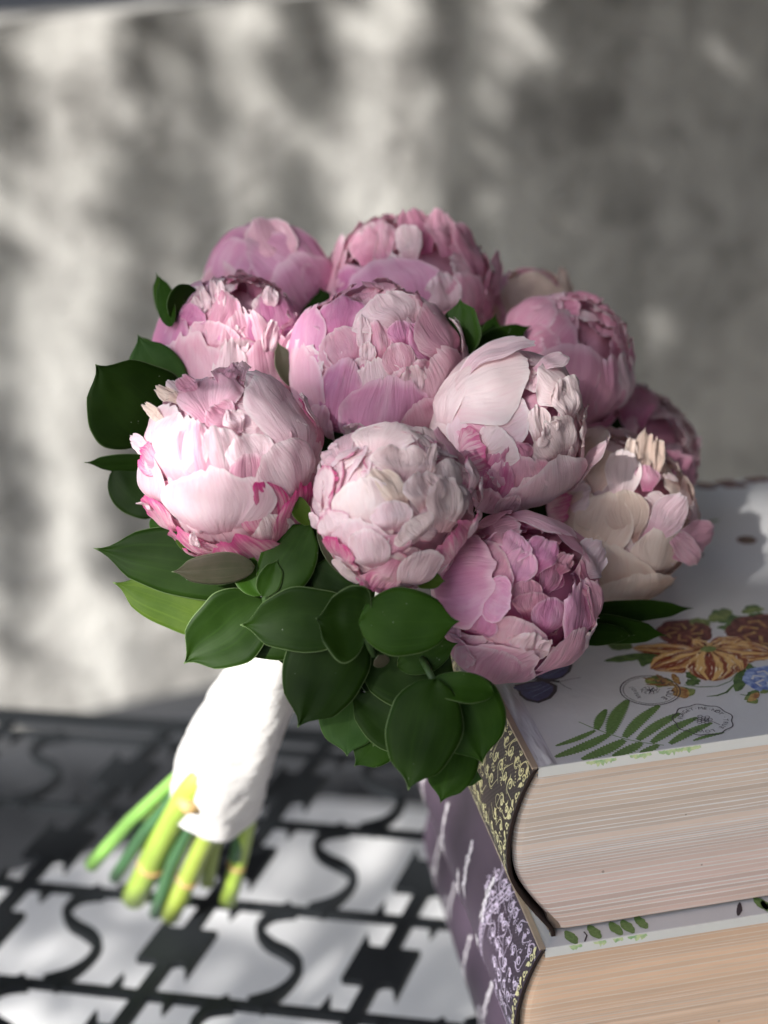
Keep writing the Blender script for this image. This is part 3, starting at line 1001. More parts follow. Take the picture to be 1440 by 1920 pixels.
# postmark stamps with their lettering
def glyph(d, ch, x, y, size, ang, z):
    cu = bpy.data.curves.new('t', 'FONT')
    cu.body = ch
    cu.size = size
    cu.align_x = 'CENTER'
    ob = bpy.data.objects.new('t', cu)
    me = ob.to_mesh()
    o = len(d.V)
    ca, sa = math.cos(ang), math.sin(ang)
    for v in me.vertices:
        d.V.append((x + v.co.x * ca - v.co.y * sa, y + v.co.x * sa + v.co.y * ca, z))
        d.U.append((0, 0))
    for p in me.polygons:
        d.F.append(tuple(o + i for i in p.vertices))
    ob.to_mesh_clear()
    bpy.data.objects.remove(ob)
    bpy.data.curves.remove(cu)
def ring(d, c, r, w, z, wav=0.0, k=10, n=72):
    d.line([(c[0] + (r + wav * math.cos(k * 2 * PI * i / n)) * math.cos(2 * PI * i / n), c[1] + (r + wav * math.cos(k * 2 * PI * i / n)) * math.sin(2 * PI * i / n)) for i in range(n + 1)], w, z)
def arc_text(d, txt, c, r, a0, step, size, z):
    for i, ch in enumerate(txt):
        a = a0 - step * i
        if ch != ' ':
            glyph(d, ch, c[0] + r * math.cos(a), c[1] + r * math.sin(a), size, a - PI / 2, z)
Z2 = Z1 + 0.034
s1 = cp(1219, 1296)
d = Decal()
ring(d, s1, 1.22, 0.022, Z2)
ring(d, s1, 1.10, 0.012, Z2)
arc_text(d, 'ANTIQUE', s1, 0.72, 1.0, 0.36, 0.38, Z2)
for i, ch in enumerate('JOYEUX'):
    glyph(d, ch, s1[0] - 0.70, s1[1] + 0.42 - 0.17 * i, 0.22, -PI / 2, Z2)
for i in range(9):
    a = i * 0.7
    d.line([(s1[0] - 0.1 + 0.1 * i / 3, s1[1] - 0.2 + 0.05 * i), (s1[0] + 0.32 * math.cos(a), s1[1] + 0.32 * math.sin(a)), (s1[0] + 0.4 * math.cos(a + 0.6), s1[1] + 0.3 * math.sin(a + 0.6))], 0.014, Z2)
d.make('postmark_print', M_stamp, B1.cover)
s2 = cp(1318, 1351)
d = Decal()
ring(d, s2, 1.16, 0.024, Z2, 0.05, 9)
arc_text(d, 'FORGET\u00b7ME\u00b7NOT', s2, 0.80, 2.75, 0.205, 0.27, Z2)
glyph(d, '*', s2[0] + 0.86, s2[1] + 0.30, 0.4, 0, Z2)
arc_text(d, '\u00b7TRUE LOVE\u00b7', s2, 0.80, -0.05, 0.24, 0.27, Z2)
for i in range(12):
    a = i * 0.55
    ring(d, (s2[0] + 0.28 * math.cos(a) * (0.5 + 0.5 * (i % 2)), s2[1] + 0.26 * math.sin(a) * (0.5 + 0.5 * (i % 2))), 0.09, 0.012, Z2, n=10)
d.line([(s2[0] - 0.1, s2[1]), (s2[0] + 0.3, s2[1] - 0.25), (s2[0] + 0.5, s2[1] - 0.55)], 0.015, Z2)
d.make('postmark_print', M_stamp, B1.cover)
# clear foil strip lifted along the joint of the cover
V, UV = [], []
n1, n2 = 12, 40
for j in range(n2):
    y = 0.02 + 24 * (j / (n2 - 1)) ** 1.6
    for i in range(n1):
        t = i / (n1 - 1)
        x = 0.15 + 0.75 * t
        z = 0.012 + 0.05 * math.sin(PI * t) ** 2 * (0.5 + nz(y * 0.5, t * 2) + 0.5 * nz(y * 1.9, t * 4)) + 0.05 * math.exp(-((t - 0.75) / 0.12) ** 2) * math.exp(-y / 1.8)
        V.append((x, y, max(z, 0.008)))
mt, N, L, b = new_mat('clear_laminate')
b.inputs['Base Color'].default_value = (0.66, 0.66, 0.70, 1)
b.inputs['Roughness'].default_value = 0.2
b.inputs['Specular IOR Level'].default_value = 0.8
tc = N.new('ShaderNodeTexCoord')
bp = N.new('ShaderNodeBump')
bp.inputs['Distance'].default_value = 0.003
bp.inputs['Strength'].default_value = 0.7
mp = N.new('ShaderNodeMapping')
mp.inputs['Scale'].default_value = (120, 25, 1)
L.new(tc.outputs['Object'], mp.inputs[0])
L.new(noise_n(N, L, mp.outputs[0], 1.0, 3), bp.inputs['Height'])
L.new(bp.outputs[0], b.inputs['Normal'])
mesh('joint_strip', V, grid_faces(n1, n2), mt, B1.cover)
# ------------------------------------------------------------------ cast lattice table
M_iron = plain('cast_iron', (0.012, 0.014, 0.016), 0.6, 0.2, 60, 0.3, 250, spec=0.25)
tb = empty('lattice_table', (-3.5, 19.3, TABLE_Z), 'black cast metal garden table with openwork scroll lattice top', 'table')
R0 = Vector((-3.5, 19.3, 0))
LA = Vector((10.8, -4.5, 0))
LB = Vector((4.3, 7.2, 0))
def lat(a, b, z=0.0):
    p = R0 + LA * a + LB * b
    return (p.x, p.y, TABLE_Z + z)
def plate(name, poly, zt, th=0.45, parent=tb):
    """poly in world xy, extruded"""
    n = len(poly)
    V = [(p[0], p[1], TABLE_Z + zt) for p in poly] + [(p[0], p[1], TABLE_Z + zt - th) for p in poly]
    F = [tuple(range(n)), tuple(range(n, 2 * n))[::-1]] + [(i, n + i, n + (i + 1) % n, (i + 1) % n) for i in range(n)]
    return mesh(name, V, F, M_iron, parent, smooth=False)
def quad_lat(name, a0, a1, b0, b1, zt):
    return plate(name, [lat(a0, b0), lat(a1, b0), lat(a1, b1), lat(a0, b1)], zt)
A0, A1, Bm, Bx = -5.5, 4.5, -4.5, 2.70
for j in range(-4, 3):
    b = j + 0.5
    if b < Bx:
        quad_lat('cross_bar', A0, A1, b - 0.028, b + 0.028, 0.0)
for i in range(-5, 5):
    quad_lat('long_bar', i - 0.036, i + 0.036, Bm, Bx, -0.03)
quad_lat('rim', A0, A1, Bx - 0.02, Bx + 0.14, 0.06)
quad_lat('rim', A0, A1, Bm - 0.14, Bm + 0.02, 0.06)
quad_lat('rim', A0 - 0.1, A0, Bm - 0.14, Bx + 0.14, 0.09)
quad_lat('rim', A1, A1 + 0.1, Bm - 0.14, Bx + 0.14, 0.09)
def ribpoly(pts, wid):
    L_, R_ = [], []
    n = len(pts)
    for i, p in enumerate(pts):
        a, c = Vector(pts[max(0, i - 1)]), Vector(pts[min(n - 1, i + 1)])
        dd = (c - a)
        dd = dd / (dd.length or 1)
        L_.append((p[0] - dd.y * wid[i], p[1] + dd.x * wid[i]))
        R_.append((p[0] + dd.y * wid[i], p[1] - dd.x * wid[i]))
    return L_ + R_[::-1]
def spline(P, n=5):
    out = []
    for i in range(len(P) - 1):
        p0, p1, p2, p3 = P[max(0, i - 1)], P[i], P[i + 1], P[min(len(P) - 1, i + 2)]
        for k in range(n):
            t = k / n
            out.append(tuple(0.5 * ((2 * p1[q]) + (-p0[q] + p2[q]) * t + (2 * p0[q] - 5 * p1[q] + 4 * p2[q] - p3[q]) * t * t + (-p0[q] + 3 * p1[q] - 3 * p2[q] + p3[q]) * t ** 3) for q in range(len(p1))))
    out.append(tuple(P[-1]))
    return out
# lattice coordinates (a, b, half width) of the S-shaped scroll between two long bars
S_PTS = [(-0.57, 0.50, 0.10), (-0.66, 0.40, 0.050), (-0.665, 0.25, 0.038), (-0.58, 0.12, 0.055), (-0.47, 0.04, 0.060), (-0.385, -0.06, 0.045), (-0.36, -0.2, 0.036), (-0.39, -0.36, 0.055), (-0.46, -0.50, 0.115)]
proto_me, proto_s, proto_t = None, None, None
for i in range(-4, 5):
    for j in range(-3, 4):
        if j + 0.2 > Bx:
            continue
        p = R0 + LA * i + LB * j
        if proto_me is None:
            w_, h_ = 0.145, 0.175
            poly = [lat(i - w_, j - h_), lat(i - 0.06, j - h_), lat(i - 0.03, j - h_ - 0.03), lat(i + 0.03, j - h_ - 0.03), lat(i + 0.06, j - h_), lat(i + w_ - 0.05, j - h_), lat(i + w_, j - h_ - 0.14), lat(i + w_, j + h_), lat(i + 0.06, j + h_), lat(i - 0.06, j + h_), lat(i - w_ + 0.05, j + h_), lat(i - w_, j + h_ + 0.13)]
            m0 = plate('medallion', poly, 0.03)
            proto_me = (m0, i, j)
            sp3 = spline(S_PTS)
            poly = ribpoly([(lat(i + q[0], j + q[1])[0], lat(i + q[0], j + q[1])[1]) for q in sp3], [q[2] * 6.4 for q in sp3])
            n = len(poly) // 2
            V = []
            for z in (0.045, -0.40):
                for q in poly:
                    V.append((q[0], q[1], TABLE_Z + z))
            F = []
            N_ = 2 * n
            for k in range(n - 1):
                F.append((k, k + 1, N_ - 2 - k, N_ - 1 - k))
                F.append((N_ + k, N_ + N_ - 1 - k, N_ + N_ - 2 - k, N_ + k + 1))
            for k in range(N_):
                F.append((k, N_ + k, N_ + (k + 1) % N_, (k + 1) % N_))
            m1 = mesh('scroll', V, F, M_iron, tb, smooth=False)
            V, F = [], []
            m2 = plate('finial', [lat(i - 0.165, j - 0.475), lat(i - 0.115, j - 0.475), lat(i - 0.15, j - 0.33)], 0.02)
            m3 = plate('finial', [lat(i + 0.115, j + 0.475), lat(i + 0.165, j + 0.475), lat(i + 0.15, j + 0.34)], 0.02)
            protos = (m0, m1, m2, m3)
            pi_, pj_ = i, j
            continue
        off = (LA * (i - pi_) + LB * (j - pj_)) * CM
        for m_ in protos:
            c = m_.copy()
            COL.objects.link(c)
            c.parent = tb
            c.location = off
# legs under the table
for (a, b) in ((A0 + 0.4, Bm + 0.3), (A1 - 0.4, Bm + 0.3), (A0 + 0.4, Bx - 0.1), (A1 - 0.4, Bx - 0.1)):
    q = lat(a, b)
    V, F = tube([(q[0], q[1], TABLE_Z - 0.9), (q[0], q[1], FLOOR_Z + 1.0)], [2.0, 1.4], 12)
    mesh('leg', V, F, M_iron, tb)
# ------------------------------------------------------------------ bouquet handle
PAL = {}
def pm(key, **kw):
    PAL[key] = petal_mat('petal_' + key, **kw)
pm('lilac', base=(0.74, 0.33, 0.54), deep=(0.62, 0.17, 0.38), pale=(0.86, 0.60, 0.72), pinkv=0.4)
pm('pink', base=(0.80, 0.45, 0.57), deep=(0.68, 0.23, 0.40), pale=(0.88, 0.69, 0.75), pinkv=0.4)
pm('pale', base=(0.83, 0.63, 0.69), deep=(0.74, 0.40, 0.52), pale=(0.88, 0.79, 0.81), pinkv=0.4)
pm('blush', base=(0.84, 0.69, 0.70), deep=(0.76, 0.48, 0.54), pale=(0.88, 0.80, 0.79), pinkv=0.3)
pm('cream', base=(0.78, 0.63, 0.54), deep=(0.72, 0.48, 0.43), pale=(0.85, 0.75, 0.67), pinkv=0.3)
pm('rim', base=(0.84, 0.67, 0.71), deep=(0.74, 0.40, 0.52), pale=(0.88, 0.79, 0.81), rimamt=0.85, pinkv=0.4)
pm('magenta', base=(0.78, 0.46, 0.54), deep=(0.66, 0.18, 0.34), pale=(0.86, 0.70, 0.72), samt=0.85, rimamt=0.9, pinkv=0.6)
pm('hot', base=(0.68, 0.30, 0.46), deep=(0.56, 0.10, 0.30), pale=(0.80, 0.58, 0.66), samt=0.5, pinkv=0.7)
pm('rose', base=(0.72, 0.35, 0.47), deep=(0.56, 0.16, 0.31), pale=(0.82, 0.55, 0.64), pinkv=0.4)
M_sepal = leaf_mat('sepal', (0.10, 0.15, 0.035), (0.22, 0.28, 0.07), rim=(0.30, 0.26, 0.10), rough=0.5)
M_stemg = plain('fresh_stem', (0.16, 0.26, 0.05), 0.45, 0.25, 80, 0.2, 150)
def slerp(a, b, t):
    w = math.acos(max(-1, min(1, a.dot(b))))
    if w < 1e-4:
        return a.copy()
    sw = math.sin(w)
    return a * (math.sin((1 - t) * w) / sw) + b * (math.sin(t * w) / sw)
def petal(root, C, R, B, T, W, r0=1.0, ruf=0.02, lift=0.0, edge=0.0, jag=0.03, pleat=0.01, mat='pink', seed=0.0, nu=15, nv=17, base_in=0.10, tipw=0.45, roll=0.0, parent=None):
    B = B.normalized()
    T = T.normalized()
    n = B.cross(T)
    if n.length < 1e-3:
        n = B.orthogonal()
    n.normalize()
    V, UV = [], []
    ph = seed * 7.13
    for j in range(nv):
        s = j / (nv - 1)
        for i in range(nu):
            u = -1 + 2 * i / (nu - 1)
            au = abs(u)
            tipl = 1 - 0.17 * au ** 2.6 - jag * (nz(u * 3.1 + ph, 1.3) + 0.6 * nz(u * 9.0 + ph, 5.1)) * 1.6
            ss = s * tipl
            wp = (0.42 + 0.58 * sm(ss / 0.6)) * (1 - tipw * sm((ss - 0.62) / 0.42) * 0.9)
            wp *= 1 + jag * 1.2 * nz(s * 5 + ph, 3.3 + math.copysign(3, u)) * au
            b = u * W * wp
            c = slerp(B, T, ss)
            d = c * math.cos(b) + n * math.sin(b)
            rad = r0 - base_in * (1 - sm(ss / 0.45)) + lift * sm((ss - 0.55) / 0.45) ** 1.5 + edge * au ** 3
            rad += pleat * math.sin(u * 4.5 + ph + 0.8 * s) * sm(ss * 1.4)
            rad += ruf * (nz(d.x * 3.2 + ph, d.y * 3.2, d.z * 3.2) * 1.2 + nz(u * 5 + ph, s * 4, ph) * (0.35 + 1.0 * s * s) + 0.5 * nz(u * 13 + ph, s * 9, ph) * s ** 3)
            rad *= 1 + 0.075 * nz(d.x * 1.5 + C.x, d.y * 1.5, d.z * 1.5 + C.z) + 0.03 * nz(d.x * 4 + C.z, d.y * 4, d.z * 4)
            if roll:
                rad -= roll * max(0, (s - 0.86) / 0.14) ** 2
            V.append(tuple(C + d * (R * rad)))
            UV.append(((u + 1) / 2, s))
    return mesh('petal', V, grid_faces(nu, nv), PAL[mat], parent or root, uv=UV)
class Peony:
    def __init__(s, label, px, py, dist, rpx, axis_px, mats, seed, squash=None, group='peonies bound in the bouquet'):
        s.C = at(px, py, dist)
        s.ppc = FPX / (s.C - CAM_P).dot(CF)
        s.R = rpx / s.ppc * 1.03
        s.px, s.py, s.rpx = px, py, rpx
        s.f = (s.C - CAM_P).normalized()
        s.r = CR
        s.r = (CR - s.f * CR.dot(s.f)).normalized()
        s.u = s.r.cross(s.f).normalized()
        s.mats = mats
        s.rnd = random.Random(seed)
        s.seed = seed
        s.axis = s.dir(*axis_px)
        s.root = empty('peony', s.C - s.axis * s.R * 0.95, label, 'peony', group)
        s.k = 0
        s.wk = 1.06
    def dir(s, x, y):
        qx, qy = (x - s.px) / s.rpx, -(y - s.py) / s.rpx
        q = math.hypot(qx, qy)
        if q <= 0.92:
            a = math.asin(q)
        else:
            a = math.asin(0.92) + (q - 0.92) * 2.1
        if q < 1e-6:
            return -s.f
        return (s.r * (qx / q) + s.u * (qy / q)) * math.sin(a) - s.f * math.cos(a)
    def pol(s, th, ph):
        a = s.axis
        e1 = a.cross(s.r)
        if e1.length < 0.1:
            e1 = a.cross(s.u)
        e1.normalize()
        e2 = a.cross(e1)
        return a * math.cos(th) + (e1 * math.cos(ph) + e2 * math.sin(ph)) * math.sin(th)
    def m(s, layer):
        l = s.mats[min(layer, len(s.mats) - 1)]
        return s.rnd.choice(l)
    def core(s):
        V, UV = [], []
        n, m_ = 28, 18
        for j in range(m_):
            th = PI * j / (m_ - 1)
            for i in range(n + 1):
                d = s.pol(th, 2 * PI * i / n)
                r = 0.76 + 0.05 * nz(d.x * 4, d.y * 4, d.z * 4 + s.seed)
                r *= 1 + 0.075 * nz(d.x * 1.5 + s.C.x, d.y * 1.5, d.z * 1.5 + s.C.z)
                V.append(tuple(s.C + d * s.R * r))
                UV.append((0.5, 0.4))
        mesh('flower_heart', V, grid_faces(n + 1, m_), PAL[s.mats[1][0]], s.root, uv=UV)
    def ring(s, n, tip, w, r0, layer, ruf=0.012, lift=0.0, jag=0.03, base=2.75, jit=0.1, edge=0.0, pleat=0.008, tipw=0.4):
        o = s.rnd.random() * 6.28
        for i in range(n):
            ph = o + 2 * PI * i / n + s.rnd.uniform(-0.15, 0.15)
            r_ = s.rnd
            petal(s.root, s.C, s.R, s.pol(base, ph + r_.uniform(-0.2, 0.2)), s.pol(max(0.02, tip + r_.uniform(-jit, jit)), ph + r_.uniform(-0.12, 0.12)), w * r_.uniform(0.88, 1.12), r0 - 0.006 * i + r_.uniform(-0.004, 0.004), ruf, lift + r_.uniform(-0.01, 0.02), edge, jag, pleat, s.m(layer), s.seed + s.k * 0.37, tipw=tipw)
            s.k += 1
    def crumple(s, n, spread, w, r0=0.93, r1=0.99, layer=2, ruf=0.035, ln=0.55, lift=0.035, jag=0.045, wild=0.5, inward=0.0, centre=None):
        r_ = s.rnd
        ruf0, w0 = ruf, w
        lift *= 0.6
        for i in range(n):
            t = i / max(1, n - 1)
            th = spread * math.sqrt(0.04 + 0.96 * (1 - t))
            ph = i * 2.39996 + r_.uniform(-0.3, 0.3)
            T = s.pol(max(0.03, th + r_.uniform(-0.08, 0.08)), ph)
            ruf, w = ruf0 * 0.55, w0 * 1.25
            L_ = ln * r_.uniform(0.9, 1.35)
            B = s.pol(min(2.9, th + L_), ph + r_.uniform(-wild, wild))
            petal(s.root, s.C, s.R, B, T, w * r_.uniform(0.7, 1.25), r0 + (r1 - r0) * (1 - t) + r_.uniform(-0.012, 0.012) - inward * t, ruf, lift * r_.uniform(0.2, 1.4), 0.02, jag, 0.012, s.m(layer), s.seed + s.k * 0.53, nu=13, nv=13, base_in=r_.uniform(0.12, 0.34), tipw=0.35)
            s.k += 1
    def trace(s, items):
        """items: base px, tip px, full width px, radius factor, material, options"""
        for it in items:
            bx, by, tx, ty, w, r0, mat = it[:7]
            kw = dict(ruf=0.02, lift=0.02, jag=0.04, pleat=0.01)
            if len(it) > 7:
                kw.update(it[7])
            petal(s.root, s.C, s.R, s.dir(bx, by), s.dir(tx, ty), w * s.wk / (2 * s.rpx), r0, mat=mat, seed=s.seed + s.k * 0.71, nu=19, nv=21, **kw)
            s.k += 1
    def sepals(s, n=4):
        for i in range(n):
            ph = i * 2 * PI / n + s.rnd.random()
            PAL['_'] = M_sepal
            o = petal(s.root, s.C, s.R, s.pol(3.05, ph), s.pol(2.15, ph), 0.32, 1.03, 0.02, 0.03, 0.0, 0.0, 0.0, '_', s.seed + i, nu=9, nv=9, tipw=0.9)
            o.name = 'sepal'
        b = s.C - s.axis * s.R
        V, F = tube([s.C - s.axis * s.R * 0.85, b - s.axis * 0.5, b - s.axis * 2.2], [0.5, 0.42, 0.32], 10)
        mesh('stalk', V, F, M_stemg, s.root)
def bud(label, px, py, d, rpx, ax, mats, seed):
    f = Peony(label, px, py, d, rpx, ax, mats, seed)
    f.core()
    f.sepals()
    return f
SMO = dict(ruf=0.012, jag=0.02, pleat=0.006)
RUF = dict(ruf=0.028, jag=0.045, pleat=0.02, lift=0.04)
# --- 1 lilac bud, top left, still closed
f = bud('closed lilac-pink bud at the top left of the bouquet', 500, 532, 76, 120, (480, 440), (('lilac',), ('lilac',), ('lilac', 'pink')), 11)
f.ring(4, 0.25, 0.75, 0.93, 0, jit=0.08)
f.trace([(560, 660, 590, 425, 190, 0.96, 'rose', dict(SMO, lift=0.0)),
         (400, 640, 480, 440, 170, 0.97, 'lilac', dict(SMO, lift=0.01)),
         (545, 650, 505, 428, 190, 0.99, 'lilac', dict(SMO, lift=0.05)),
         (600, 600, 470, 455, 110, 1.01, 'lilac', dict(SMO, lift=0.04)),
         (530, 520, 492, 428, 90, 1.03, 'pink', dict(SMO, lift=0.10, pleat=0.03)),
         (420, 560, 455, 455, 90, 1.02, 'lilac', dict(SMO, lift=0.03)),
         (560, 680, 530, 488, 195, 1.02, 'lilac', dict(SMO, lift=0.015)),
         (410, 640, 440, 500, 110, 1.0, 'pink', SMO),
         (605, 600, 560, 500, 60, 1.02, 'lilac', SMO)])
# --- 2 broad ruffled peony at the top centre
f = bud('large ruffled pink peony at the top centre of the bouquet', 768, 560, 76, 158, (790, 450), (('pink',), ('rose', 'pink'), ('pink', 'pale', 'rose')), 22)
f.ring(6, 0.85, 0.62, 0.97, 0, ruf=0.02)
f.crumple(54, 1.2, 0.21, 0.90, 1.0, ruf=0.07, lift=0.07, ln=0.42)
f.trace([(640, 640, 640, 440, 110, 1.03, 'pink', dict(SMO, lift=0.03)),
         (680, 640, 662, 505, 150, 1.0, 'lilac', dict(SMO, lift=0.02)),
         (790, 650, 700, 505, 190, 1.04, 'lilac', dict(SMO, lift=0.02)),
         (770, 500, 765, 446, 42, 1.05, 'pale', dict(SMO, lift=0.06, tipw=0.1)),
         (690, 500, 692, 445, 55, 1.03, 'pink', RUF),
         (720, 500, 720, 430, 50, 1.02, 'pink', RUF),
         (870, 640, 845, 520, 95, 1.02, 'pink', dict(SMO, lift=0.04)),
         (830, 600, 815, 520, 60, 1.05, 'pale', RUF),
         (930, 640, 900, 480, 150, 1.0, 'rose', dict(RUF, jag=0.05)),
         (900, 560, 850, 430, 90, 1.0, 'rose', dict(RUF, jag=0.05)),
         (800, 470, 770, 415, 70, 0.98, 'rose', dict(RUF, lift=0.12)),
         (840, 480, 812, 416, 60, 1.0, 'rose', dict(RUF, lift=0.1)),
         (920, 560, 925, 480, 60, 1.08, 'pink', dict(RUF, lift=0.12))])
# --- 11 dim brownish peony at the back right
f = bud('dusky half hidden peony at the back right, behind the others', 985, 600, 81, 92, (1010, 530), (('pink', 'cream'), ('rose',), ('rose', 'pink', 'cream')), 33)
f.ring(5, 0.7, 0.6, 0.98, 0, ruf=0.03)
f.crumple(12, 0.7, 0.34, ruf=0.07)
f.trace([(1050, 600, 1048, 515, 50, 1.08, 'cream', dict(RUF, lift=0.15)), (930, 620, 930, 500, 60, 1.1, 'pink', dict(RUF, lift=0.1)), (990, 640, 1000, 520, 110, 1.03, 'cream', SMO)])
# --- 3 pink peony at the left, crown torn open on top
f = bud('pink peony with crinkled crown at the upper left, above the sunlit one', 434, 660, 70, 141, (460, 560), (('pink', 'lilac'), ('pink',), ('pink', 'pale', 'rim')), 44)
f.ring(6, 0.75, 0.66, 0.97, 0)
f.ring(5, 0.5, 0.5, 0.955, 0, ruf=0.02, jag=0.05)
f.crumple(30, 0.62, 0.24, 0.90, 0.98, ruf=0.07, lift=0.09, ln=0.4)
f.trace([(330, 770, 345, 570, 160, 0.99, 'lilac', dict(SMO, lift=0.0)),
         (390, 790, 365, 632, 170, 1.015, 'pink', dict(SMO, jag=0.05)),
         (480, 760, 450, 590, 110, 0.985, 'pink', dict(RUF, ruf=0.02)),
         (520, 740, 500, 560, 150, 0.99, 'lilac', dict(SMO, jag=0.05)),
         (560, 700, 545, 590, 120, 0.985, 'lilac', SMO),
         (430, 760, 432, 640, 60, 1.03, 'pale', dict(RUF, ruf=0.025, lift=0.0)),
         (500, 770, 490, 632, 130, 1.02, 'pink', dict(SMO, jag=0.06, pleat=0.03)),
         (500, 680, 497, 612, 34, 1.05, 'pale', dict(RUF, lift=0.1)),
         (520, 690, 530, 622, 26, 1.06, 'pale', dict(RUF, lift=0.12)),
         (400, 640, 420, 560, 80, 1.0, 'pink', dict(RUF)),
         (350, 620, 372, 580, 70, 1.0, 'lilac', dict(RUF, ruf=0.03)),
         (410, 590, 405, 552, 14, 1.03, 'pale', dict(lift=0.14)), (420, 596, 418, 556, 14, 1.03, 'pale', dict(lift=0.14)),
         (395, 592, 392, 566, 16, 1.03, 'pale', dict(lift=0.12)), (375, 600, 378, 575, 18, 1.02, 'pale', dict(lift=0.1)),
         (500, 590, 495, 556, 30, 1.02, 'pale', dict(lift=0.05))])
# --- 4 round pink peony in the middle
f = bud('round rose-pink peony with tucked petals in the middle of the bouquet', 705, 688, 67.5, 157, (700, 600), (('pink', 'lilac'), ('rose',), ('pink', 'rose', 'pale')), 55)
f.ring(6, 0.95, 0.64, 0.965, 0)
f.crumple(34, 0.80, 0.22, 0.88, 0.97, ruf=0.055, lift=0.05, ln=0.45)
f.trace([(690, 830, 720, 545, 150, 0.90, 'rose', RUF),
         (600, 760, 590, 580, 120, 0.985, 'lilac', dict(SMO, jag=0.05)),
         (640, 640, 640, 565, 100, 0.99, 'lilac', dict(RUF, ruf=0.02)),
         (770, 620, 720, 558, 190, 0.985, 'pale', dict(SMO, ruf=0.03, jag=0.06)),
         (850, 700, 790, 575, 170, 1.0, 'pink', dict(SMO, jag=0.04)),
         (820, 700, 770, 610, 70, 0.98, 'lilac', dict(SMO, lift=0.02)),
         (670, 700, 630, 622, 90, 0.965, 'pink', RUF),
         (720, 690, 700, 610, 50, 0.95, 'pink', RUF),
         (682, 680, 678, 600, 34, 0.98, 'pale', dict(RUF, lift=0.03)),
         (762, 660, 748, 606, 60, 0.975, 'lilac', SMO),
         (690, 690, 690, 645, 30, 0.985, 'pale', dict(lift=0.05, jag=0.1)),
         (760, 720, 735, 648, 60, 0.99, 'pink', dict(SMO, lift=0.04)),
         (620, 820, 565, 640, 165, 1.005, 'pink', dict(SMO, lift=-0.02)),
         (640, 830, 660, 672, 80, 0.995, 'lilac', SMO),
         (720, 760, 700, 676, 90, 0.985, 'pale', dict(SMO, jag=0.06)),
         (780, 760, 762, 685, 50, 0.99, 'pale', dict(RUF, lift=0.05)),
         (840, 820, 800, 670, 150, 1.0, 'pink', dict(SMO, jag=0.05)),
         (700, 850, 735, 705, 165, 1.025, 'lilac', dict(SMO, lift=0.02, jag=0.03)),
         (790, 850, 775, 748, 120, 1.035, 'pink', dict(SMO)),
         (610, 850, 620, 750, 60, 1.03, 'pink', dict(SMO, jag=0.06)),
         (680, 820, 675, 780, 60, 1.04, 'pale', dict(RUF)),
         (862, 760, 838, 600, 60, 1.04, 'pale', dict(RUF, jag=0.06))])
# --- 7 blush peony, centre right, big smooth guard petal
f = bud('pale blush peony right of centre with smooth petal folded over it', 952, 805, 66, 150, (1010, 800), (('blush', 'pale'), ('rose',), ('blush', 'pale', 'pink')), 66)
f.ring(6, 0.95, 0.62, 0.96, 0)
f.crumple(30, 0.85, 0.22, 0.86, 0.96, ruf=0.06, lift=0.06, ln=0.45)
f.trace([(1080, 760, 1010, 690, 150, 0.985, 'blush', dict(RUF, ruf=0.03, jag=0.05)),
         (1075, 800, 1040, 720, 90, 1.0, 'blush', dict(RUF, ruf=0.04)),
         (880, 900, 930, 770, 150, 0.965, 'pale', dict(SMO)),
         (870, 820, 985, 760, 120, 0.985, 'pale', dict(SMO, lift=0.02)),
         (1060, 880, 1020, 790, 110, 0.96, 'blush', dict(RUF)),
         (1010, 840, 1000, 765, 40, 1.01, 'blush', dict(RUF, lift=0.04)),
         (1040, 830, 1015, 800, 60, 1.0, 'blush', dict(RUF, lift=0.03)),
         (980, 880, 960, 830, 60, 0.98, 'rose', dict(RUF, lift=0.03)),
         (970, 930, 975, 850, 110, 0.985, 'pink', dict(SMO, jag=0.08)),
         (900, 860, 955, 815, 80, 1.0, 'blush', dict(SMO, lift=0.04, tipw=0.1)),
         (820, 780, 985, 690, 210, 1.03, 'blush', dict(SMO, lift=-0.02, pleat=0.012)),
         (830, 820, 870, 700, 90, 1.02, 'blush', dict(SMO, lift=0)),
         (850, 730, 995, 668, 60, 1.07, 'pale', dict(SMO, lift=0.05, edge=0.02)),
         (1000, 700, 1045, 690, 34, 1.06, 'pale', dict(SMO, lift=0.06)),
         (860, 860, 915, 845, 100, 1.02, 'magenta', dict(jag=0.07, pleat=0.02, ruf=0.02, tipw=0.2)),
         (900, 960, 935, 850, 90, 0.99, 'hot', dict(jag=0.05)),
         (1000, 990, 1030, 855, 160, 1.03, 'pale', dict(SMO, jag=0.02)),
         (1010, 980, 985, 880, 110, 1.01, 'pale', dict(SMO, jag=0.05)),
         (1045, 970, 1098, 815, 80, 1.06, 'pale', dict(SMO, lift=0.22, jag=0.06)),
         (890, 970, 930, 905, 70, 1.04, 'pink', SMO),
         (930, 960, 965, 902, 34, 1.08, 'pale', dict(lift=0.05, jag=0.05)),
         (870, 940, 885, 890, 50, 1.05, 'pink', SMO)])
# --- 10 muted pink peony on the right shoulder
f = bud('dusky pink peony on the right shoulder, behind the blush one', 1055, 688, 74, 133, (1110, 640), (('pink', 'rose'), ('rose',), ('pink', 'rose', 'pale')), 77)
f.ring(6, 0.85, 0.66, 0.97, 0)
f.crumple(28, 0.7, 0.24, 0.92, 1.0, ruf=0.07, lift=0.07, ln=0.42)
f.trace([(960, 660, 1030, 570, 110, 1.02, 'pink', dict(SMO)), (960, 740, 1060, 600, 170, 1.0, 'rose', SMO), (1040, 820, 1080, 650, 190, 1.03, 'rose', dict(SMO)), (1120, 800, 1130, 670, 70, 1.03, 'pink', dict(RUF, ruf=0.03)), (1165, 780, 1150, 660, 60, 1.03, 'pale', dict(RUF)), (1120, 820, 1130, 770, 50, 1.02, 'hot', RUF)])
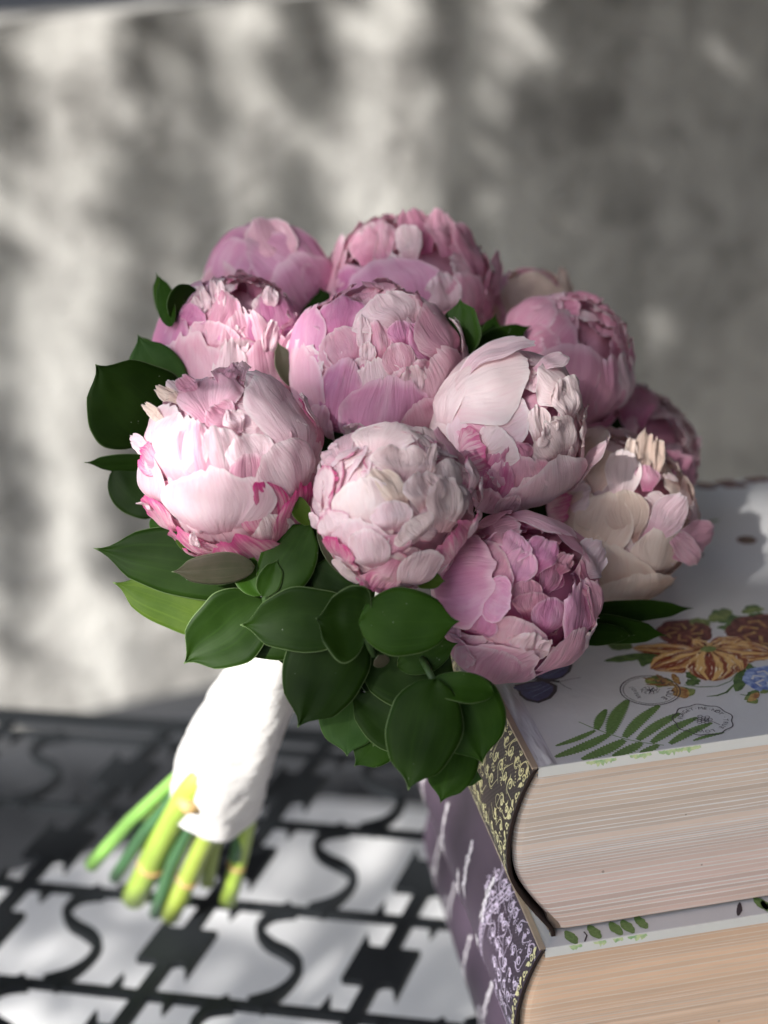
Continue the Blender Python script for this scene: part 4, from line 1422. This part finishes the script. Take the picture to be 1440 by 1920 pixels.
# --- 12 far right peony
f = bud('muted pink peony at the far right edge with loose petals, out of focus', 1168, 862, 79, 134, (1230, 800), (('pink', 'pale'), ('rose',), ('pink', 'pale', 'blush')), 88)
f.ring(7, 0.9, 0.55, 0.98, 0, ruf=0.04, jag=0.05)
f.crumple(22, 0.9, 0.3, 0.92, 1.02, ruf=0.08, lift=0.08)
f.trace([(1230, 1010, 1240, 900, 120, 1.02, 'rose', SMO), (1220, 930, 1275, 860, 110, 1.05, 'rose', dict(RUF, ruf=0.03)), (1190, 800, 1180, 735, 90, 1.04, 'rose', RUF)])
# --- 9 cream peony on the right, resting on the book
f = bud('cream-blush peony on the right, resting on the book cover', 1145, 972, 71.0, 156, (1190, 900), (('cream',), ('rose',), ('cream', 'blush')), 99)
f.ring(6, 1.0, 0.64, 0.965, 0)
f.crumple(34, 1.0, 0.26, 0.88, 0.99, ruf=0.05, lift=0.05, ln=0.5)
f.trace([(1060, 900, 1130, 810, 90, 0.99, 'cream', dict(SMO, jag=0.06)),
         (1100, 930, 1120, 850, 110, 0.985, 'cream', SMO),
         (1160, 950, 1170, 860, 60, 1.03, 'blush', dict(SMO, lift=0.06)),
         (1200, 900, 1200, 830, 34, 1.04, 'cream', dict(RUF, lift=0.1)),
         (1225, 900, 1222, 840, 24, 1.06, 'cream', dict(RUF, lift=0.08)),
         (1180, 880, 1180, 842, 22, 1.04, 'cream', dict(RUF, lift=0.1)),
         (1215, 920, 1205, 880, 50, 1.02, 'pink', SMO),
         (1060, 1040, 1110, 930, 130, 1.0, 'cream', dict(SMO, jag=0.05)),
         (1110, 1060, 1150, 930, 100, 1.01, 'cream', dict(SMO)),
         (1180, 1020, 1165, 925, 80, 1.015, 'cream', SMO),
         (1050, 960, 1110, 918, 60, 1.0, 'blush', dict(RUF)),
         (1020, 965, 1080, 945, 56, 1.05, 'magenta', dict(jag=0.08, tipw=0.2)),
         (1210, 1010, 1252, 938, 60, 1.07, 'pale', dict(SMO, lift=0.12)),
         (1215, 1090, 1230, 985, 110, 1.01, 'cream', dict(SMO, jag=0.04)),
         (1120, 1160, 1130, 1010, 200, 1.03, 'cream', dict(SMO)),
         (1160, 1160, 1190, 1060, 150, 1.045, 'cream', dict(SMO)),
         (1220, 1150, 1235, 1075, 70, 1.05, 'cream', dict(SMO, lift=0.04)),
         (1215, 1020, 1318, 1000, 70, 1.03, 'rose', dict(SMO, lift=0.10)),
         (1225, 980, 1285, 1045, 40, 1.04, 'pink', dict(SMO, lift=0.08))])
# --- 5 sunlit peony, lower left, magenta outer petals
f = bud('sunlit pale pink peony with magenta outer petals at the lower left', 436, 868, 62.5, 168, (395, 790), (('pale', 'pink'), ('hot',), ('pale', 'rim', 'pink')), 110)
f.ring(6, 1.1, 0.60, 0.955, 0)
f.crumple(36, 0.95, 0.22, 0.87, 0.97, ruf=0.055, lift=0.05, ln=0.45)
f.trace([(400, 800, 395, 710, 120, 0.965, 'pink', dict(RUF, ruf=0.03)),
         (560, 900, 500, 705, 210, 1.0, 'pale', dict(SMO, lift=0.01)),
         (560, 800, 470, 705, 130, 0.995, 'pale', dict(SMO, jag=0.04)),
         (440, 800, 395, 775, 70, 0.985, 'pink', dict(RUF, lift=0.05)),
         (450, 810, 430, 780, 40, 1.0, 'pale', dict(RUF, lift=0.06)),
         (300, 900, 330, 770, 150, 0.985, 'pale', dict(RUF, ruf=0.02)),
         (330, 930, 360, 790, 120, 0.995, 'pale', dict(RUF, ruf=0.02)),
         (390, 930, 375, 800, 60, 1.0, 'pink', dict(RUF)),
         (430, 920, 405, 810, 90, 0.985, 'pale', dict(RUF, ruf=0.03)),
         (490, 900, 450, 820, 90, 0.985, 'pale', dict(RUF, ruf=0.02)),
         (470, 960, 465, 850, 80, 0.99, 'pink', dict(SMO)),
         (560, 960, 500, 840, 150, 1.005, 'pale', dict(SMO, jag=0.03)),
         (300, 980, 290, 840, 110, 1.0, 'pale', dict(SMO)),
         (420, 1010, 400, 880, 210, 1.025, 'pale', dict(SMO, jag=0.05)),
         (500, 1010, 480, 900, 90, 1.01, 'magenta', dict(SMO)),
         (520, 1040, 490, 955, 80, 1.025, 'blush', dict(SMO)),
         (500, 1030, 555, 900, 100, 1.05, 'magenta', dict(jag=0.06, pleat=0.02)),
         (350, 1010, 285, 925, 90, 1.045, 'magenta', dict(jag=0.06)),
         (460, 1060, 340, 975, 110, 1.06, 'magenta', dict(jag=0.07, pleat=0.02)),
         (520, 1060, 430, 985, 110, 1.065, 'magenta', dict(jag=0.07, pleat=0.02)),
         (560, 1050, 520, 1000, 80, 1.055, 'hot', dict(jag=0.05)),
         (400, 1060, 400, 1015, 100, 1.075, 'magenta', dict(jag=0.05)),
         (310, 880, 275, 850, 60, 1.03, 'magenta', dict(jag=0.05)),
         (290, 850, 262, 825, 30, 1.05, 'pale', dict(lift=0.08)),
         (300, 960, 286, 930, 22, 1.09, 'pale', dict(lift=0.06)),
         (380, 1010, 377, 972, 18, 1.1, 'pale', dict(lift=0.03)),
         (600, 860, 565, 745, 60, 1.03, 'magenta', dict(jag=0.08)),
         (590, 830, 555, 750, 22, 1.08, 'pale', dict(lift=0.04)),
         (345, 760, 318, 750, 26, 1.04, 'cream', dict(lift=0.14)),
         (360, 750, 325, 725, 30, 1.02, 'blush', dict(lift=0.16)),
         (320, 800, 300, 778, 20, 1.04, 'cream', dict(lift=0.12)),
         (372, 745, 355, 735, 34, 1.03, 'pink', dict(lift=0.12)),
         (420, 730, 430, 690, 50, 1.03, 'pink', dict(RUF)),
         (450, 720, 455, 660, 34, 1.05, 'pale', dict(lift=0.10)),
         (600, 880, 597, 835, 28, 1.1, 'blush', dict(lift=0.03))])
# --- 8 open pink peony at the bottom right corner
f = bud('open pink peony with deep folded centre, on the corner of the top book', 962, 1116, 63.5, 158, (1010, 1080), (('pink', 'lilac'), ('hot',), ('lilac', 'pink', 'pale')), 121)
f.ring(6, 1.05, 0.62, 0.97, 0)
f.crumple(30, 0.95, 0.20, 0.62, 0.95, ruf=0.07, lift=0.10, ln=0.42, inward=0.14)
f.trace([(1030, 1120, 1050, 1040, 60, 0.84, 'hot', dict(RUF, jag=0.03)),
         (1035, 1110, 1048, 1048, 90, 0.80, 'hot', dict(SMO)),
         (990, 1140, 990, 1085, 60, 0.90, 'rose', dict(SMO)),
         (960, 1100, 985, 1040, 60, 0.95, 'lilac', dict(RUF, lift=0.05)),
         (1000, 1070, 1025, 1020, 60, 0.95, 'lilac', dict(RUF, lift=0.06)),
         (1060, 1070, 1060, 1045, 50, 0.93, 'pink', dict(RUF, lift=0.1)),
         (940, 1060, 965, 1010, 80, 0.985, 'lilac', dict(RUF, ruf=0.03)),
         (900, 1010, 975, 990, 110, 0.995, 'pink', dict(SMO, jag=0.06)),
         (860, 980, 960, 965, 110, 1.0, 'rose', dict(SMO)),
         (920, 960, 1080, 1010, 130, 1.02, 'pink', dict(SMO, jag=0.05)),
         (1000, 950, 1100, 1060, 110, 1.03, 'rose', dict(SMO, jag=0.06)),
         (1090, 1080, 1110, 1030, 70, 1.06, 'pale', dict(lift=0.12, jag=0.06)),
         (1120, 1150, 1085, 1050, 80, 1.01, 'rose', dict(SMO, ruf=0.03)),
         (1060, 1230, 1080, 1090, 90, 0.99, 'lilac', dict(RUF, ruf=0.04)),
         (1110, 1200, 1090, 1090, 50, 1.04, 'pink', dict(RUF, ruf=0.04)),
         (1020, 1200, 1040, 1120, 80, 0.94, 'lilac', dict(SMO)),
         (1000, 1170, 1010, 1110, 90, 0.90, 'rose', SMO),
         (880, 1100, 945, 1040, 120, 0.99, 'pink', dict(SMO)),
         (800, 1110, 930, 1080, 170, 1.02, 'lilac', dict(SMO, lift=0.05, jag=0.05)),
         (900, 1110, 958, 1130, 75, 1.06, 'lilac', dict(SMO, lift=0.10, jag=0.05)),
         (880, 1200, 905, 1130, 90, 1.0, 'lilac', dict(SMO)),
         (940, 1240, 975, 1155, 130, 0.975, 'pink', dict(SMO)),
         (960, 1250, 1000, 1180, 80, 0.985, 'pale', dict(RUF, ruf=0.03)),
         (1000, 1220, 1020, 1185, 24, 1.03, 'pale', dict(lift=0.08)),
         (820, 1180, 895, 1230, 70, 1.02, 'pink', dict(SMO, jag=0.05)),
         (840, 1240, 1000, 1215, 110, 1.02, 'pink', dict(SMO, lift=0.02)),
         (890, 1290, 950, 1215, 150, 1.035, 'pink', dict(SMO, lift=0.0)),
         (1000, 1280, 1080, 1170, 100, 1.02, 'pink', dict(SMO, jag=0.03)),
         (1100, 1230, 1100, 1160, 60, 1.03, 'pale', dict(RUF, ruf=0.03)),
         (860, 1150, 840, 1180, 60, 1.0, 'pink', RUF)])
# --- 6 whitish peony at the bottom centre with magenta rims
f = bud('whitish ball-shaped peony with magenta petal rims, bottom centre', 735, 950, 60.5, 156, (745, 940), (('rim', 'pale'), ('magenta',), ('pale', 'blush', 'rim', 'rim')), 132)
f.ring(7, 1.15, 0.52, 0.955, 0, ruf=0.03, jag=0.05)
f.crumple(46, 1.05, 0.24, 0.88, 0.975, ruf=0.055, lift=0.05, ln=0.5, wild=0.9)
f.trace([(700, 860, 735, 798, 120, 0.99, 'blush', dict(SMO, jag=0.04)),
         (650, 880, 625, 815, 80, 0.985, 'pale', dict(SMO, jag=0.04)),
         (640, 870, 615, 860, 50, 1.0, 'pale', dict(RUF)),
         (820, 870, 800, 800, 110, 0.985, 'blush', dict(SMO)),
         (860, 880, 830, 805, 80, 1.03, 'rose', dict(SMO, jag=0.05)),
         (760, 900, 755, 845, 110, 0.985, 'blush', dict(RUF, ruf=0.03)),
         (800, 905, 800, 852, 20, 1.06, 'blush', dict(lift=0.05)),
         (850, 940, 830, 870, 110, 1.0, 'blush', dict(RUF, ruf=0.03)),
         (875, 930, 860, 865, 34, 1.05, 'rim', dict(RUF, lift=0.03)),
         (620, 960, 615, 880, 70, 1.02, 'rim', dict(SMO, jag=0.04)),
         (590, 930, 640, 900, 60, 0.99, 'magenta', dict(jag=0.06)),
         (700, 1000, 680, 905, 130, 1.0, 'blush', dict(RUF, ruf=0.03)),
         (760, 960, 700, 890, 60, 1.01, 'cream', dict(RUF, lift=0.03)),
         (740, 1000, 730, 940, 70, 1.01, 'pale', dict(SMO)),
         (800, 960, 785, 890, 80, 1.005, 'blush', dict(RUF, ruf=0.03)),
         (830, 1000, 830, 900, 100, 0.99, 'blush', dict(RUF, ruf=0.03)),
         (790, 1010, 760, 975, 80, 1.02, 'blush', dict(SMO)),
         (640, 1010, 620, 960, 90, 1.03, 'rim', dict(SMO, jag=0.06)),
         (690, 1060, 670, 970, 110, 1.01, 'pale', dict(SMO, jag=0.04)),
         (740, 1050, 715, 1000, 90, 1.0, 'pink', dict(SMO)),
         (650, 1060, 640, 1000, 70, 1.045, 'magenta', dict(jag=0.07)),
         (710, 1070, 690, 985, 70, 1.03, 'pale', dict(SMO)),
         (850, 1060, 830, 990, 110, 1.03, 'magenta', dict(jag=0.09, pleat=0.02)),
         (880, 1010, 870, 960, 60, 1.03, 'rim', dict(RUF)),
         (890, 960, 884, 900, 30, 1.06, 'pale', dict(lift=0.02)),
         (720, 1075, 700, 1095, 80, 1.03, 'magenta', dict(jag=0.05, lift=0.06)),
         (755, 1100, 795, 1020, 75, 1.06, 'pale', dict(SMO, jag=0.02, tipw=0.1)),
         (745, 1050, 705, 1085, 60, 1.06, 'magenta', dict(jag=0.06, lift=0.05)),
         (640, 1090, 660, 1050, 60, 1.04, 'blush', dict(SMO)),
         (600, 1000, 590, 960, 50, 1.03, 'pale', SMO)])
# ------------------------------------------------------------------ ruscus foliage
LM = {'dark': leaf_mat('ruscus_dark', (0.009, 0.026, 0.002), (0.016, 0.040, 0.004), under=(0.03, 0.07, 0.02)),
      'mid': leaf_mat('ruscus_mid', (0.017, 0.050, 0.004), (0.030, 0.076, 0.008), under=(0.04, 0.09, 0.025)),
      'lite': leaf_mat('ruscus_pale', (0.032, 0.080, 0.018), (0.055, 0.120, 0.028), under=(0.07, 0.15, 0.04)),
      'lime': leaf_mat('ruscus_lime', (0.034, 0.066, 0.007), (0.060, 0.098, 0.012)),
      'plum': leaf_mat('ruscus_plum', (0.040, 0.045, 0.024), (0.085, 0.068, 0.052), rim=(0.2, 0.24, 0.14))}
M_twig = plain('green_twig', (0.05, 0.10, 0.03), 0.5, 0.2, 90)
def leaf(root, b, bd, t, td, w, mat='dark', cup=0.12, bow=0.12, roll=0.0, fold=0.0, seed=0, name='leaf', sharp=1.0):
    B, T = at(b[0], b[1], bd), at(t[0], t[1], td)
    ax = T - B
    L_ = ax.length
    ax.normalize()
    mid = (B + T) / 2
    view = (CAM_P - mid).normalized()
    side = ax.cross(view).normalized()
    nrm = side.cross(ax).normalized()
    if nrm.dot(view) < 0:
        nrm = -nrm
    cr, sr = math.cos(roll), math.sin(roll)
    side, nrm = side * cr + nrm * sr, nrm * cr - side * sr
    W = w / (FPX / (mid - CAM_P).dot(CF)) / 2 * 1.06
    cup *= (0.22 if int(seed * 10) % 3 else -0.35)
    bow *= 0.35
    nu, nv = 13, 25
    V, UV = [], []
    for j in range(nv):
        s = j / (nv - 1)
        pw = math.sin(PI * min(1, (s * 0.97) ** (0.78 * sharp))) ** 0.72 if s < 1 else 0
        pw *= 1 - 0.80 * sm((s - 0.78) / 0.20)
        if s > 0.95:
            pw = min(pw, 0.05 * (1 - s) / 0.05 + 0.015)
        wob = 0.03 * nz(s * 3, seed)
        c = B + ax * (L_ * s) + nrm * (bow * L_ * math.sin(PI * s) * 0.5) + side * (W * wob * 3)
        for i in range(nu):
            u = -1 + 2 * i / (nu - 1)
            x = u * W * pw * (1 + 0.05 * nz(s * 4 + seed, u))
            h = -cup * W * pw * u * u * 2 + 0.018 * W * (1 - abs(u)) ** 4 * -1.0 - fold * abs(x)
            h += 0.045 * W * nz(s * 3.5 + seed * 3, u * 2)
            V.append(tuple(c + side * x + nrm * h))
            UV.append(((u + 1) / 2, s))
    o = mesh(name, V, grid_faces(nu, nv), LM[mat], root, uv=UV)
    md = o.modifiers.new('thickness', 'SOLIDIFY')
    md.thickness = 0.00022
    md.offset = 0
    return o
def sprig(label, root_px, rd, leaves, twigs):
    rt = empty('ruscus_sprig', at(root_px[0], root_px[1], rd), label, 'foliage sprig', 'ruscus sprigs framing the flowers')
    for i, l in enumerate(leaves):
        b, bd, t, td, w, mat = l[:6]
        kw = l[6] if len(l) > 6 else {}
        leaf(rt, b, bd, t, td, w, mat, seed=i * 1.7 + w, **kw)
    for tw in twigs:
        V, F = tube([at(*p) for p in tw], [0.16, 0.13, 0.10, 0.07][:len(tw)] if len(tw) <= 4 else 0.1, 8)
        mesh('twig', V, F, M_twig, rt)
    return rt
sprig('two upright pointed leaves at the top left, beside the lilac bud', (335, 620), 71,
      [((330, 615), 71, (293, 512), 70.5, 46, 'mid', dict(roll=0.5, cup=0.05)),
       ((316, 590), 67.6, (376, 543), 69.0, 66, 'dark', dict(roll=-0.4)),
       ((322, 612), 67.4, (300, 520), 69.5, 40, 'mid', dict(roll=0.6)),
       ((372, 575), 73, (364, 538), 73, 22, 'mid')], [[(345, 660, 71), (332, 612, 71)]])
sprig('large round dark leaf and paler leaf at the far left', (320, 790), 67,
      [((310, 705), 69, (258, 628), 69.5, 40, 'mid'),
       ((330, 765), 67, (258, 628), 67.5, 98, 'lite', dict(cup=0.2, bow=0.1, sharp=0.95)),
       ((335, 790), 66.5, (230, 802), 66, 60, 'dark'),
       ((296, 812), 65.5, (180, 682), 64.5, 182, 'dark', dict(cup=0.25, bow=0.15, sharp=0.78)),
       ((312, 775), 66.4, (216, 820), 66, 56, 'mid', dict(cup=0.3))], [[(345, 820, 67), (318, 780, 67)]])
sprig('pair of very dark leaves at the left, under the round leaf', (300, 880), 67,
      [((310, 868), 66, (158, 867), 66.5, 40, 'dark', dict(roll=0.6)),
       ((215, 872), 66.5, (318, 968), 66, 108, 'dark', dict(cup=0.15)),
       ((300, 960), 65.5, (307, 1014), 65, 44, 'mid', dict(fold=0.3))], [[(350, 900, 67), (300, 872, 66.5)]])
sprig('spread of broad leaves at the lower left, under the sunlit peony', (495, 1110), 62,
      [((520, 1078), 63.5, (175, 1028), 64, 128, 'dark', dict(bow=0.1, cup=0.15)),
       ((430, 1170), 63.6, (211, 1093), 64, 92, 'lime', dict(bow=0.02)),
       ((478, 1062), 60.5, (322, 1072), 61, 60, 'plum', dict(cup=0.2, roll=0.3)),  # plum colour paints in a brownish reflection on this leaf
       ((498, 1126), 61.3, (345, 1245), 61.5, 132, 'dark', dict(cup=0.18, bow=0.2)),
       ((488, 1118), 60.8, (440, 1030), 61.5, 55, 'mid', dict(cup=0.3)),
       ((492, 1118), 60.5, (521, 1050), 60.5, 44, 'mid', dict(cup=0.3)),
       ((500, 1112), 60.6, (588, 976), 60.5, 104, 'mid', dict(cup=0.2, roll=0.25)),
       ((500, 1120), 61.0, (620, 1060), 61, 50, 'dark')], [[(520, 1200, 64), (498, 1128, 61.2), (490, 1085, 60.7)]])
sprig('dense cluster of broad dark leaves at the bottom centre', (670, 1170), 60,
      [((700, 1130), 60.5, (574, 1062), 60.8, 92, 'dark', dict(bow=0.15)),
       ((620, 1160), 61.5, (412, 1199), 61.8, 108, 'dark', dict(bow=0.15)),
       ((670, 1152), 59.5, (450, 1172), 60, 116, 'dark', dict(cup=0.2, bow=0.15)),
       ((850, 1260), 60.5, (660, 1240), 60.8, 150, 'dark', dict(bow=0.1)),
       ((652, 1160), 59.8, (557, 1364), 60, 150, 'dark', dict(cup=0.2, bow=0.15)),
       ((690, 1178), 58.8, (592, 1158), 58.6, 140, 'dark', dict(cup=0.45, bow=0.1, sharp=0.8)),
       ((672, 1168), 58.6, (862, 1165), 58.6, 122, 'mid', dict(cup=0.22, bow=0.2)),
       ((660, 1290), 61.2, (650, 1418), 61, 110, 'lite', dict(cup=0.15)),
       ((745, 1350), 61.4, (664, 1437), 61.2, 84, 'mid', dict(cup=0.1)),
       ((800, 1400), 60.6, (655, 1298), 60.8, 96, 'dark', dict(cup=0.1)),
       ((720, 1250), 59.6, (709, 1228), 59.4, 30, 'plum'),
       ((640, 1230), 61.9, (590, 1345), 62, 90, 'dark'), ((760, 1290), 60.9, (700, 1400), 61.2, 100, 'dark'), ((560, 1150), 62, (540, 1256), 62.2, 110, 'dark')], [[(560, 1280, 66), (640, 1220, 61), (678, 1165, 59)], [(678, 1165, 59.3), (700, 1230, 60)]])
sprig('tall broad leaves hanging in front of the book spines', (815, 1285), 59.5,
      [((745, 1250), 60.4, (858, 1206), 60.3, 60, 'mid', dict(cup=0.2)),
       ((850, 1262), 59.6, (906, 1432), 59.8, 140, 'mid', dict(cup=0.15, bow=0.15)),
       ((926, 1300), 59.0, (792, 1282), 59.0, 56, 'mid', dict(cup=0.3, roll=-0.2, bow=0.5)),
       ((818, 1272), 58.6, (766, 1482), 58.8, 136, 'dark', dict(cup=0.22, bow=0.2)),
       ((868, 1370), 60.2, (826, 1506), 60.0, 92, 'mid', dict(cup=0.15)),
       ((840, 1445), 60.8, (905, 1461), 60.8, 40, 'lite'),
       ((790, 1420), 61.2, (740, 1395), 61.4, 30, 'lime')], [[(790, 1230, 60.5), (812, 1275, 59.4)], [(812, 1275, 60), (850, 1400, 60.4)]])
sprig('small dark leaves wedged between the flowers, right of the middle', (880, 640), 70,
      [((868, 670), 67.5, (862, 560), 68, 78, 'mid', dict(cup=0.2, roll=0.3)),
       ((900, 690), 70, (930, 588), 71, 44, 'dark'),
       ((880, 660), 70, (996, 612), 71, 44, 'dark'),
       ((850, 660), 70.5, (900, 650), 70.5, 80, 'dark')], [[(870, 720, 70.5), (872, 660, 69.5)]])
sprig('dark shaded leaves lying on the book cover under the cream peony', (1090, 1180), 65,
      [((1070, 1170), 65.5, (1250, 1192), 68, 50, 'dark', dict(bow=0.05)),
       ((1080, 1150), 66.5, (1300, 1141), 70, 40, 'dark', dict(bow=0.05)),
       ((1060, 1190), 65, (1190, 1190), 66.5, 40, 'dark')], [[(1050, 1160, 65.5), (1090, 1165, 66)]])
def loose(name, label, b, bd, t, td, w, mat, **kw):
    rt = empty(name, at(b[0], b[1], bd), label, 'bract', 'green bracts between the flowers')
    leaf(rt, b, bd, t, td, w, mat, **kw)
loose('green_bract', 'yellow-green bract between the sunlit and the whitish peony', (580, 985), 60.2, (548, 925), 60, 34, 'lime', cup=0.3)
loose('green_bract', 'pale green bract tip under the left edge of the sunlit peony', (372, 1030), 62, (325, 1006), 62, 26, 'lime')
loose('green_bract', 'green bract under the right side of the whitish peony', (775, 1085), 59.4, (835, 1090), 59.4, 34, 'lime', cup=0.4)
loose('green_bract', 'narrow brown-edged bract between the left and middle pink peonies', (548, 725), 67, (520, 640), 67, 34, 'plum', cup=0.4)
loose('green_bract', 'brownish bract at the lower left edge of the whitish peony', (640, 1075), 60.2, (592, 985), 60.0, 24, 'plum', cup=0.3)
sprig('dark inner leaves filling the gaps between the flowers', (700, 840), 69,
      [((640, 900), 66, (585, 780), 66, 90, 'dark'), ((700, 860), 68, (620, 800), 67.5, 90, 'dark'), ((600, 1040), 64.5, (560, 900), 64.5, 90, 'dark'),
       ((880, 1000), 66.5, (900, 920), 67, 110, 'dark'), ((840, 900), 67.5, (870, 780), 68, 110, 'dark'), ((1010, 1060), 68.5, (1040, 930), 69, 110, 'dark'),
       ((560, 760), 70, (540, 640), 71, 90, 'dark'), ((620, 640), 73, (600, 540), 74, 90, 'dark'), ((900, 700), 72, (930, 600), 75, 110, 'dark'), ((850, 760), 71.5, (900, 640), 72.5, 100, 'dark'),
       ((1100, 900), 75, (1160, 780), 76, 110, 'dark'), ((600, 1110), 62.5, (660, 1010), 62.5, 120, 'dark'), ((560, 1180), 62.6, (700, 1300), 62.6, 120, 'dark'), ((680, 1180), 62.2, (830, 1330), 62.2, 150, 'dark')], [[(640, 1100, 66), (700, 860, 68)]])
# ------------------------------------------------------------------ wrapped handle and cut stems
hd = empty('bouquet_handle', onz(330, 1700, TABLE_Z), 'bouquet handle wrapped in white satin ribbon with cut green stems below', 'bouquet handle')
ctr = [((560, 1090), 66.0, 70), ((528, 1180), 68.0, 62), ((506, 1248), 70.5, 68), ((476, 1312), 73.0, 75), ((448, 1370), 76.0, 80), ((424, 1420), 79.0, 84), ((410, 1466), 81.5, 84), ((402, 1500), 83.0, 82)]
pts = [at(p[0], p[1], dd) for p, dd, w in ctr]
rads = [w / (FPX / dd) for p, dd, w in ctr]
rad_s = spline([(p.x, p.y, p.z, r) for p, r in zip(pts, rads)], 7)
V, UV, F = [], [], []
n = 56
axd = (pts[-1] - pts[0]).normalized()
x0 = axd.cross(CF).normalized()
y0 = axd.cross(x0)
for i, q in enumerate(rad_s):
    t = i / (len(rad_s) - 1)
    for k in range(n):
        a = 2 * PI * k / n
        fold = 0.05 * nz(math.cos(a) * 1.3 + 2, math.sin(a) * 1.3, t * 3) + 0.035 * math.sin(5 * a + 9 * t) + 0.03 * nz(math.cos(a - t * 4) * 5, math.sin(a - t * 4) * 5, t * 4)
        wrap = 0.03 * ((t * 7.0 + a / (2 * PI)) % 1.0)
        r = q[3] * (1 + fold + wrap)
        p = Vector(q[:3]) + (x0 * math.cos(a) + y0 * math.sin(a)) * r
        V.append(tuple(p))
        UV.append((k / n, t * 6))
for i in range(len(rad_s) - 1):
    for k in range(n):
        a = i * n + k
        b = i * n + (k + 1) % n
        F.append((a, b, b + n, a + n))
F.append(tuple(range((len(rad_s) - 1) * n, len(rad_s) * n)))
mt, N, L, b = new_mat('white_satin')
b.inputs['Base Color'].default_value = (0.64, 0.62, 0.60, 1)
b.inputs['Roughness'].default_value = 0.42
b.inputs['Sheen Weight'].default_value = 0.3
tc = N.new('ShaderNodeTexCoord')
bp = N.new('ShaderNodeBump')
bp.inputs['Distance'].default_value = 0.002
L.new(noise_n(N, L, tc.outputs['Object'], 60, 4), bp.inputs['Height'])
L.new(bp.outputs[0], b.inputs['Normal'])
mesh('ribbon_wrap', V, F, mt, hd, uv=UV)
def stem_mat(name, c1, c2):
    return plain(name, c1, 0.4, 0.25, 40, 0.3, 200)
SM = {'lime': stem_mat('stem_lime', (0.30, 0.42, 0.06), 0), 'green': stem_mat('stem_green', (0.20, 0.40, 0.08), 0), 'dark': stem_mat('stem_dark', (0.045, 0.12, 0.045), 0), 'olive': stem_mat('stem_olive', (0.30, 0.38, 0.06), 0)}
M_node = plain('stem_node', (0.32, 0.20, 0.08), 0.6, 0.3, 100)
M_cut = plain('stem_cut', (0.62, 0.62, 0.35), 0.7, 0.2, 200)
STEMS = [((335, 1455), 81, (172, 1622), 3.4, 12, 'green'), ((345, 1450), 82.5, (272, 1532), 7, 11, 'lime'), ((338, 1480), 81.5, (216, 1645), 3.0, 11, 'dark'),
         ((345, 1500), 80.5, (252, 1682), 0, 22, 'lime'), ((372, 1520), 81.5, (292, 1712), 0, 12, 'dark'), ((412, 1520), 80.5, (320, 1716), 0, 17, 'olive'),
         ((425, 1520), 83, (388, 1652), 2.0, 14, 'olive'), ((474, 1500), 83, (428, 1688), 1.0, 15, 'lime'), ((395, 1520), 83.5, (345, 1690), 1.5, 12, 'dark'), ((455, 1505), 84.5, (440, 1610), 6, 11, 'dark')]
for i, (a, ad, e, up, w, mk) in enumerate(STEMS):
    P0 = at(a[0], a[1], ad)
    P1 = onz(e[0], e[1], TABLE_Z + 0.35 + up)
    r1 = 1.0 * w / (FPX / (P1 - CAM_P).length)
    Pm = P0.lerp(P1, 0.5) + Vector((0.15 * math.sin(i * 3), 0, 0.25))
    Pp = P0 + (P0 - P1).normalized() * 3 + (Vector(pts[-3]) - P0) * 0.3
    V, F = tube([Pp, P0, P0.lerp(Pm, 0.6), Pm, Pm.lerp(P1, 0.6), P1], [r1 * 0.85, r1 * 0.9, r1 * 0.93, r1, r1 * 1.02, r1 * 1.04], 14)
    st = mesh('stem', V, F, SM[mk], hd)
    d_ = (P1 - Pm).normalized()
    V, F = tube([P1 - d_ * 0.02, P1 + d_ * 0.03], [r1 * 0.96, r1 * 0.90], 14)
    mesh('cut_end', V, F, M_cut, st)
    if i in (1, 3, 7, 5):
        q = P0.lerp(P1, 0.62)
        V, F = tube([q - d_ * 0.12, q, q + d_ * 0.12], [r1 * 1.02, r1 * 1.14, r1 * 1.02], 14)
        mesh('node', V, F, M_node, st)
V, F = tube([at(338, 1500, 79.5), at(352, 1512, 79.3), at(372, 1518, 79.6)], [0.3, 0.42, 0.25], 10)
mesh('node', V, F, plain('tan_bud_scale', (0.45, 0.30, 0.12), 0.6), hd)
